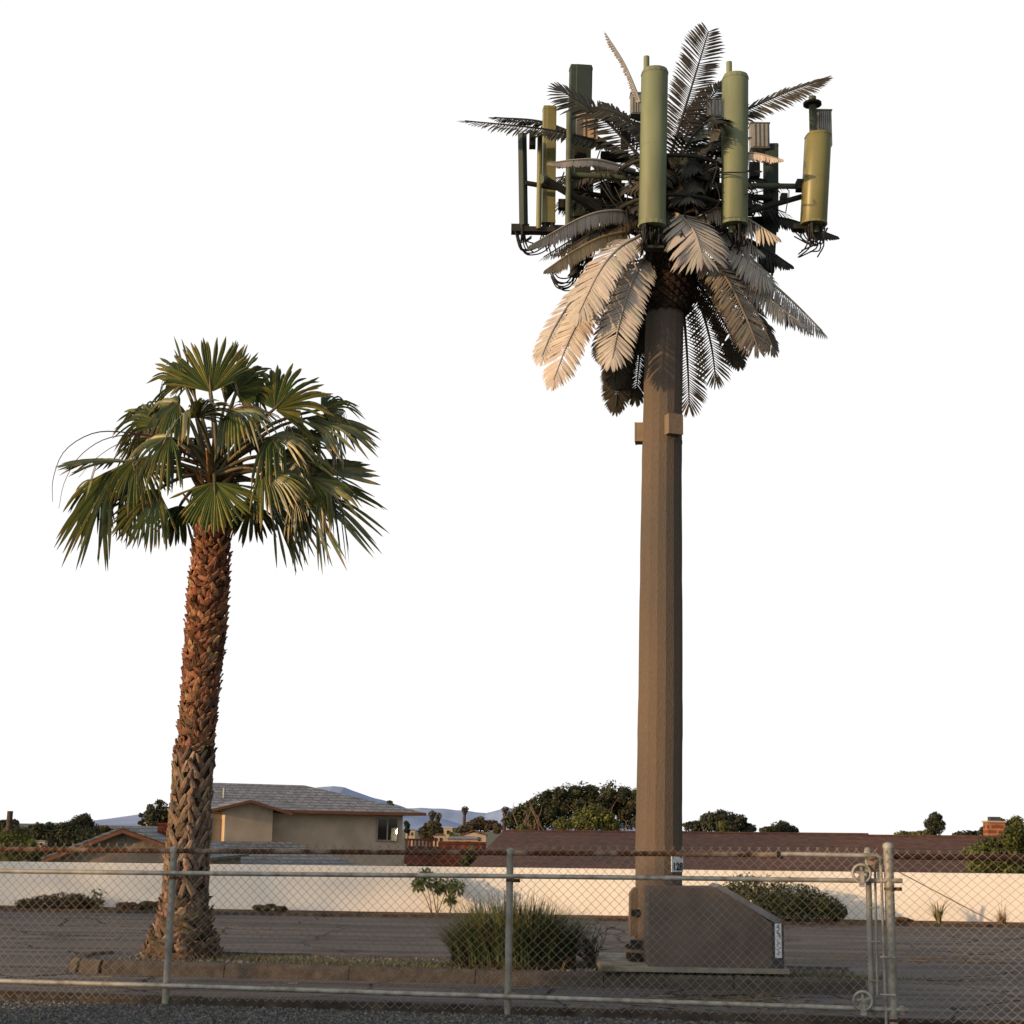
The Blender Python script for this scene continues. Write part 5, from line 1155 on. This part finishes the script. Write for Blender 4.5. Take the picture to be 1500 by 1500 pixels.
tree(232, 1175, 1216, 46, 105, 'dark', 'dark round tree just left of the palm trunk above a chimney', 221, prof=[(235, 1174, 1200, 34), (222, 1184, 1206, 26), (245, 1182, 1208, 30), (232, 1190, 1214, 40)], nper=420, leaf=.14)
tree(207, 1188, 1214, 12, 108, 'dark', 'slender dark conifer over the small cream house', 222, 5, 140, .12, name='conifer')
tree(598, 1198, 1222, 14, 120, 'dark', 'dark tree sliver beside the right eave of the tan house', 223, 5, 160, .14)
tree(570, 1172, 1186, 14, 300, 'haze', 'hazy grey tree on the hill above the tan house roof', 224, 5, 90, .35)
tree(630, 1202, 1230, 34, 115, 'olive', 'bushy olive tree under the pair of distant palms', 225, prof=[(634, 1201, 1218, 22), (622, 1210, 1228, 22), (640, 1210, 1224, 18)], nper=380, leaf=.13)
tree(628, 1215, 1236, 22, 98, 'olive', 'small garden tree standing before the pale half hidden house', 226, 5, 260, .1)
tree(664, 1214, 1234, 16, 88, 'bright', 'green banana like plant before the grey roofed house', 227, 5, 220, .1, cat='plant', name='garden_plant')
tree(706, 1198, 1220, 52, 130, 'brown', 'broad brown green tree crown left of the large dark trees', 228, prof=[(700, 1199, 1217, 32), (716, 1201, 1218, 26), (728, 1206, 1220, 16), (690, 1205, 1220, 20)], nper=420, leaf=.16)
tree(676, 1211, 1222, 30, 125, 'olive', 'low green tree at the foot of the single distant palm', 229, 6, 200, .14)
big = [(770, 1178, 1217, 50), (790, 1165, 1215, 46), (812, 1152, 1210, 48), (832, 1147, 1205, 44), (855, 1145, 1205, 46), (880, 1150, 1210, 48), (905, 1148, 1205, 46), (922, 1152, 1215, 40), (940, 1165, 1217, 40), (850, 1170, 1220, 90), (900, 1175, 1220, 80), (800, 1185, 1222, 70), (752, 1192, 1220, 28)]
tree(850, 1145, 1220, 190, 72, 'pine', 'largest dark tree group rising over the brown roof left of the tower', 230, prof=big + [(x + dx, y0 + dy, y0 + dy + 17, 20) for (x, y0, y1, w_) in big[:9] for dx, dy in ((-12, 6), (10, 4), (2, 18), (-6, 30), (13, 26))], nper=330, leaf=.10)
bigt = bpy.data.objects[[o.name for o in bpy.data.objects if o.get('label', '').startswith('largest dark tree')][0]]
b = MB(); r = random.Random(66)
for k in range(26):
    x = r.choice([r.uniform(760, 800), r.uniform(840, 925)]); y0 = r.uniform(1205, 1219); p = at(x, y0 + 3, 69.5); e = at(x + r.uniform(-22, 16), y0 - r.uniform(14, 42), 69.3 + r.uniform(-.5, 1.5))
    b.tube(bez([p, p.lerp(e, .5) + V((r.uniform(-.2, .2), 0, .1)), e], 6), [.022, .02, .018, .015, .012, .01, .006], 5)
    b.build('limb', M['limb'], bigt); b = MB()
tree(855, 1180, 1222, 100, 60, 'bright', 'yellow green shrubby tree in front of the largest dark trees', 231, prof=[(868, 1178, 1205, 28), (885, 1184, 1212, 30), (850, 1190, 1216, 34), (825, 1198, 1220, 28), (898, 1200, 1222, 26), (866, 1198, 1222, 40), (765, 1208, 1222, 20)], nper=420, leaf=.075)
tree(1054, 1186, 1222, 104, 82, 'dark', 'wide dark tree crown over the brown roof right of the tower', 232, prof=[(1058, 1186, 1212, 40), (1040, 1190, 1218, 36), (1078, 1192, 1220, 34), (1018, 1202, 1222, 34), (1096, 1206, 1222, 24), (1056, 1200, 1224, 70)], nper=480, leaf=.12)
tree(1060, 1200, 1222, 22, 70, 'bright', 'small brownish palm like shrub before the wide dark crown', 233, 4, 140, .07, name='garden_shrub', cat='shrub')
tree(1142, 1203, 1222, 52, 85, 'dark', 'smaller dark domed tree further right over the brown roof', 234, prof=[(1145, 1203, 1222, 34), (1128, 1210, 1224, 26), (1160, 1210, 1224, 20)], nper=420, leaf=.12)
tree(1368, 1189, 1224, 26, 66, 'dark', 'narrow upright dark tree above the brown roof right of the gate post', 235, prof=[(1370, 1190, 1206, 20), (1364, 1198, 1214, 22), (1375, 1200, 1216, 20), (1369, 1206, 1226, 26)], nper=420, leaf=.075)
tree(1335, 1216, 1228, 56, 70, 'bright', 'low green hedge tree left of the narrow upright tree', 236, prof=[(1322, 1217, 1228, 26), (1345, 1218, 1228, 28), (1360, 1217, 1230, 24)], nper=260, leaf=.08)
tree(1416, 1216, 1228, 38, 80, 'dark', 'low dark dome tree left of the brick chimney', 237, prof=[(1416, 1216, 1228, 34), (1404, 1219, 1230, 20)], nper=260, leaf=.1)
tree(1482, 1198, 1285, 90, 39, 'bright', 'leafy green tree around the brick chimney at the right edge', 238, prof=[(1495, 1199, 1240, 44), (1480, 1210, 1250, 34), (1446, 1229, 1255, 44), (1430, 1240, 1262, 36), (1465, 1235, 1275, 60), (1500, 1230, 1285, 50), (1435, 1255, 1285, 40), (1475, 1255, 1288, 60)], nper=700, leaf=.06)
tree(1458, 1198, 1215, 50, 75, 'olive', 'olive tree peeking out behind the brick chimney', 239, prof=[(1460, 1198, 1215, 24), (1478, 1200, 1216, 24), (1442, 1212, 1226, 18)], nper=280, leaf=.09)
def farpalm(px, yt, yb, Y, label, seed, hd=9):
    r = random.Random(seed); p = at(px, yt + hd * .5, Y); root = thing('distant_palm', (p.x, Y, -3.3), label, 'palm tree', 'distant fan palms'); b = MB(); b.tube(bez([V((p.x + .2, Y, -3.3)), V((p.x - .1, Y, 0)), p], 6), [.35, .28, .25, .22, .2, .18, .16], 6); b.build('trunk', M['bark'], root)
    b = MB(); leafcloud(b, [(p, msz(hd * .6, Y), msz(hd * .6, Y), msz(hd * .5, Y)), (p - V((0, 0, msz(hd * .5, Y))), msz(hd * .35, Y), msz(hd * .35, Y), msz(hd * .4, Y))], 160, msz(1.6, Y), [(.075, .065, .045), (.06, .055, .04)], r); b.build('crown', M['leaf'], root)
farpalm(633, 1187, 1205, 220, 'left palm of the distant pair above the olive tree', 1, 10); farpalm(641.5, 1190, 1206, 225, 'right palm of the distant pair above the olive tree', 2, 10)
farpalm(681, 1181, 1212, 180, 'single distant palm on a thin trunk in the gap', 3, 9); farpalm(740, 1181, 1215, 150, 'shaggy distant palm at the left edge of the largest trees', 4, 10)

# hills
def hill(pts, Y, name='hills'):
    b = MB(); P = []
    for i in range(len(pts) - 1):
        for k in range(10):
            t = k / 10; x = pts[i][0] * (1 - t) + pts[i + 1][0] * t; y = pts[i][1] * (1 - t) + pts[i + 1][1] * t + math.sin(x * .21) * .25 + math.sin(x * .083) * .5
            P.append((x, y))
    top = [at(x, y, Y) for x, y in P]; n = len(top); rows = []
    for k in range(6):
        u = k / 5; rows += [V((p.x + math.sin(i * .7 + k) * 6 * u, Y - 500 * u, p.z * (1 - u) ** 1.2 - 4 * u)) for i, p in enumerate(top)]
    b.add(rows, [(r_ * n + i, (r_ + 1) * n + i, (r_ + 1) * n + i + 1, r_ * n + i + 1) for r_ in range(5) for i in range(n - 1)], None, True)
    tag(b.build(name, M['hill']), kind='structure')
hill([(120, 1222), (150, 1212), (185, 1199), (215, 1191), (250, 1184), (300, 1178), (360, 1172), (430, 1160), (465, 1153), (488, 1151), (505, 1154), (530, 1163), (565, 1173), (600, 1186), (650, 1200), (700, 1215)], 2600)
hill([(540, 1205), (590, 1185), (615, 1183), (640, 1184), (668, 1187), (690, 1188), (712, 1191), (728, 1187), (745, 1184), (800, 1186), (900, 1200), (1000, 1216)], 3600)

# ------------------------------------------------------------------ unseen trees and hedge added behind the viewer for shade
def shade_trees():  # unseen trees added to cast soft shade on the wall's left end
    r = random.Random(90); side = V((SUN_AZ.y, -SUN_AZ.x, 0))                 # across the light
    root = thing('added_shade_trees', (0, 0, 0), 'unseen row of trees added behind the viewer to shade the wall', 'trees', None); b = MB(); t_ = MB()
    for k in range(7):
        s = 29.6 + k * 3.4; base = V((.53, -.848, 0)) * -s + SUN_AZ * (14 + r.uniform(-1.5, 1.5)); base.z = 0
        bl = [(base + V((r.uniform(-1.6, 1.6), r.uniform(-1.6, 1.6), r.uniform(1.5, 8.5))), 1.9, 1.9, 1.6) for _ in range(13)]
        leafcloud(b, bl, 42, .33, TREE_COLS['dark'], r); t_.tube([base, base + V((0, 0, 5))], [.3, .15], 8)
    b.build('crown', M['leaf'], root); t_.build('trunk', M['bark'], root)
shade_trees()
def shade_hedge():                                        # hedge added out of view, shading the fence and the housing
    r = random.Random(91); root = thing('added_shade_hedge', (-12, 4, 0), 'unseen hedge added behind the viewer to shade fence and housing', 'hedge'); b = MB(); bl = []
    for k in range(28):
        base = V((.53, -.848, 0)) * -(10.6 + k * .14) + SUN_AZ * (8 + r.uniform(-.5, .5))
        for z in (.7, 2., 3.1, 3.55 + r.uniform(-.3, .2)): bl.append((base + V((0, 0, z)), .6, .6, .75))
    leafcloud(b, bl, 120, .2, TREE_COLS['dark'], r); b.build('foliage', M['leaf'], root)
shade_hedge()
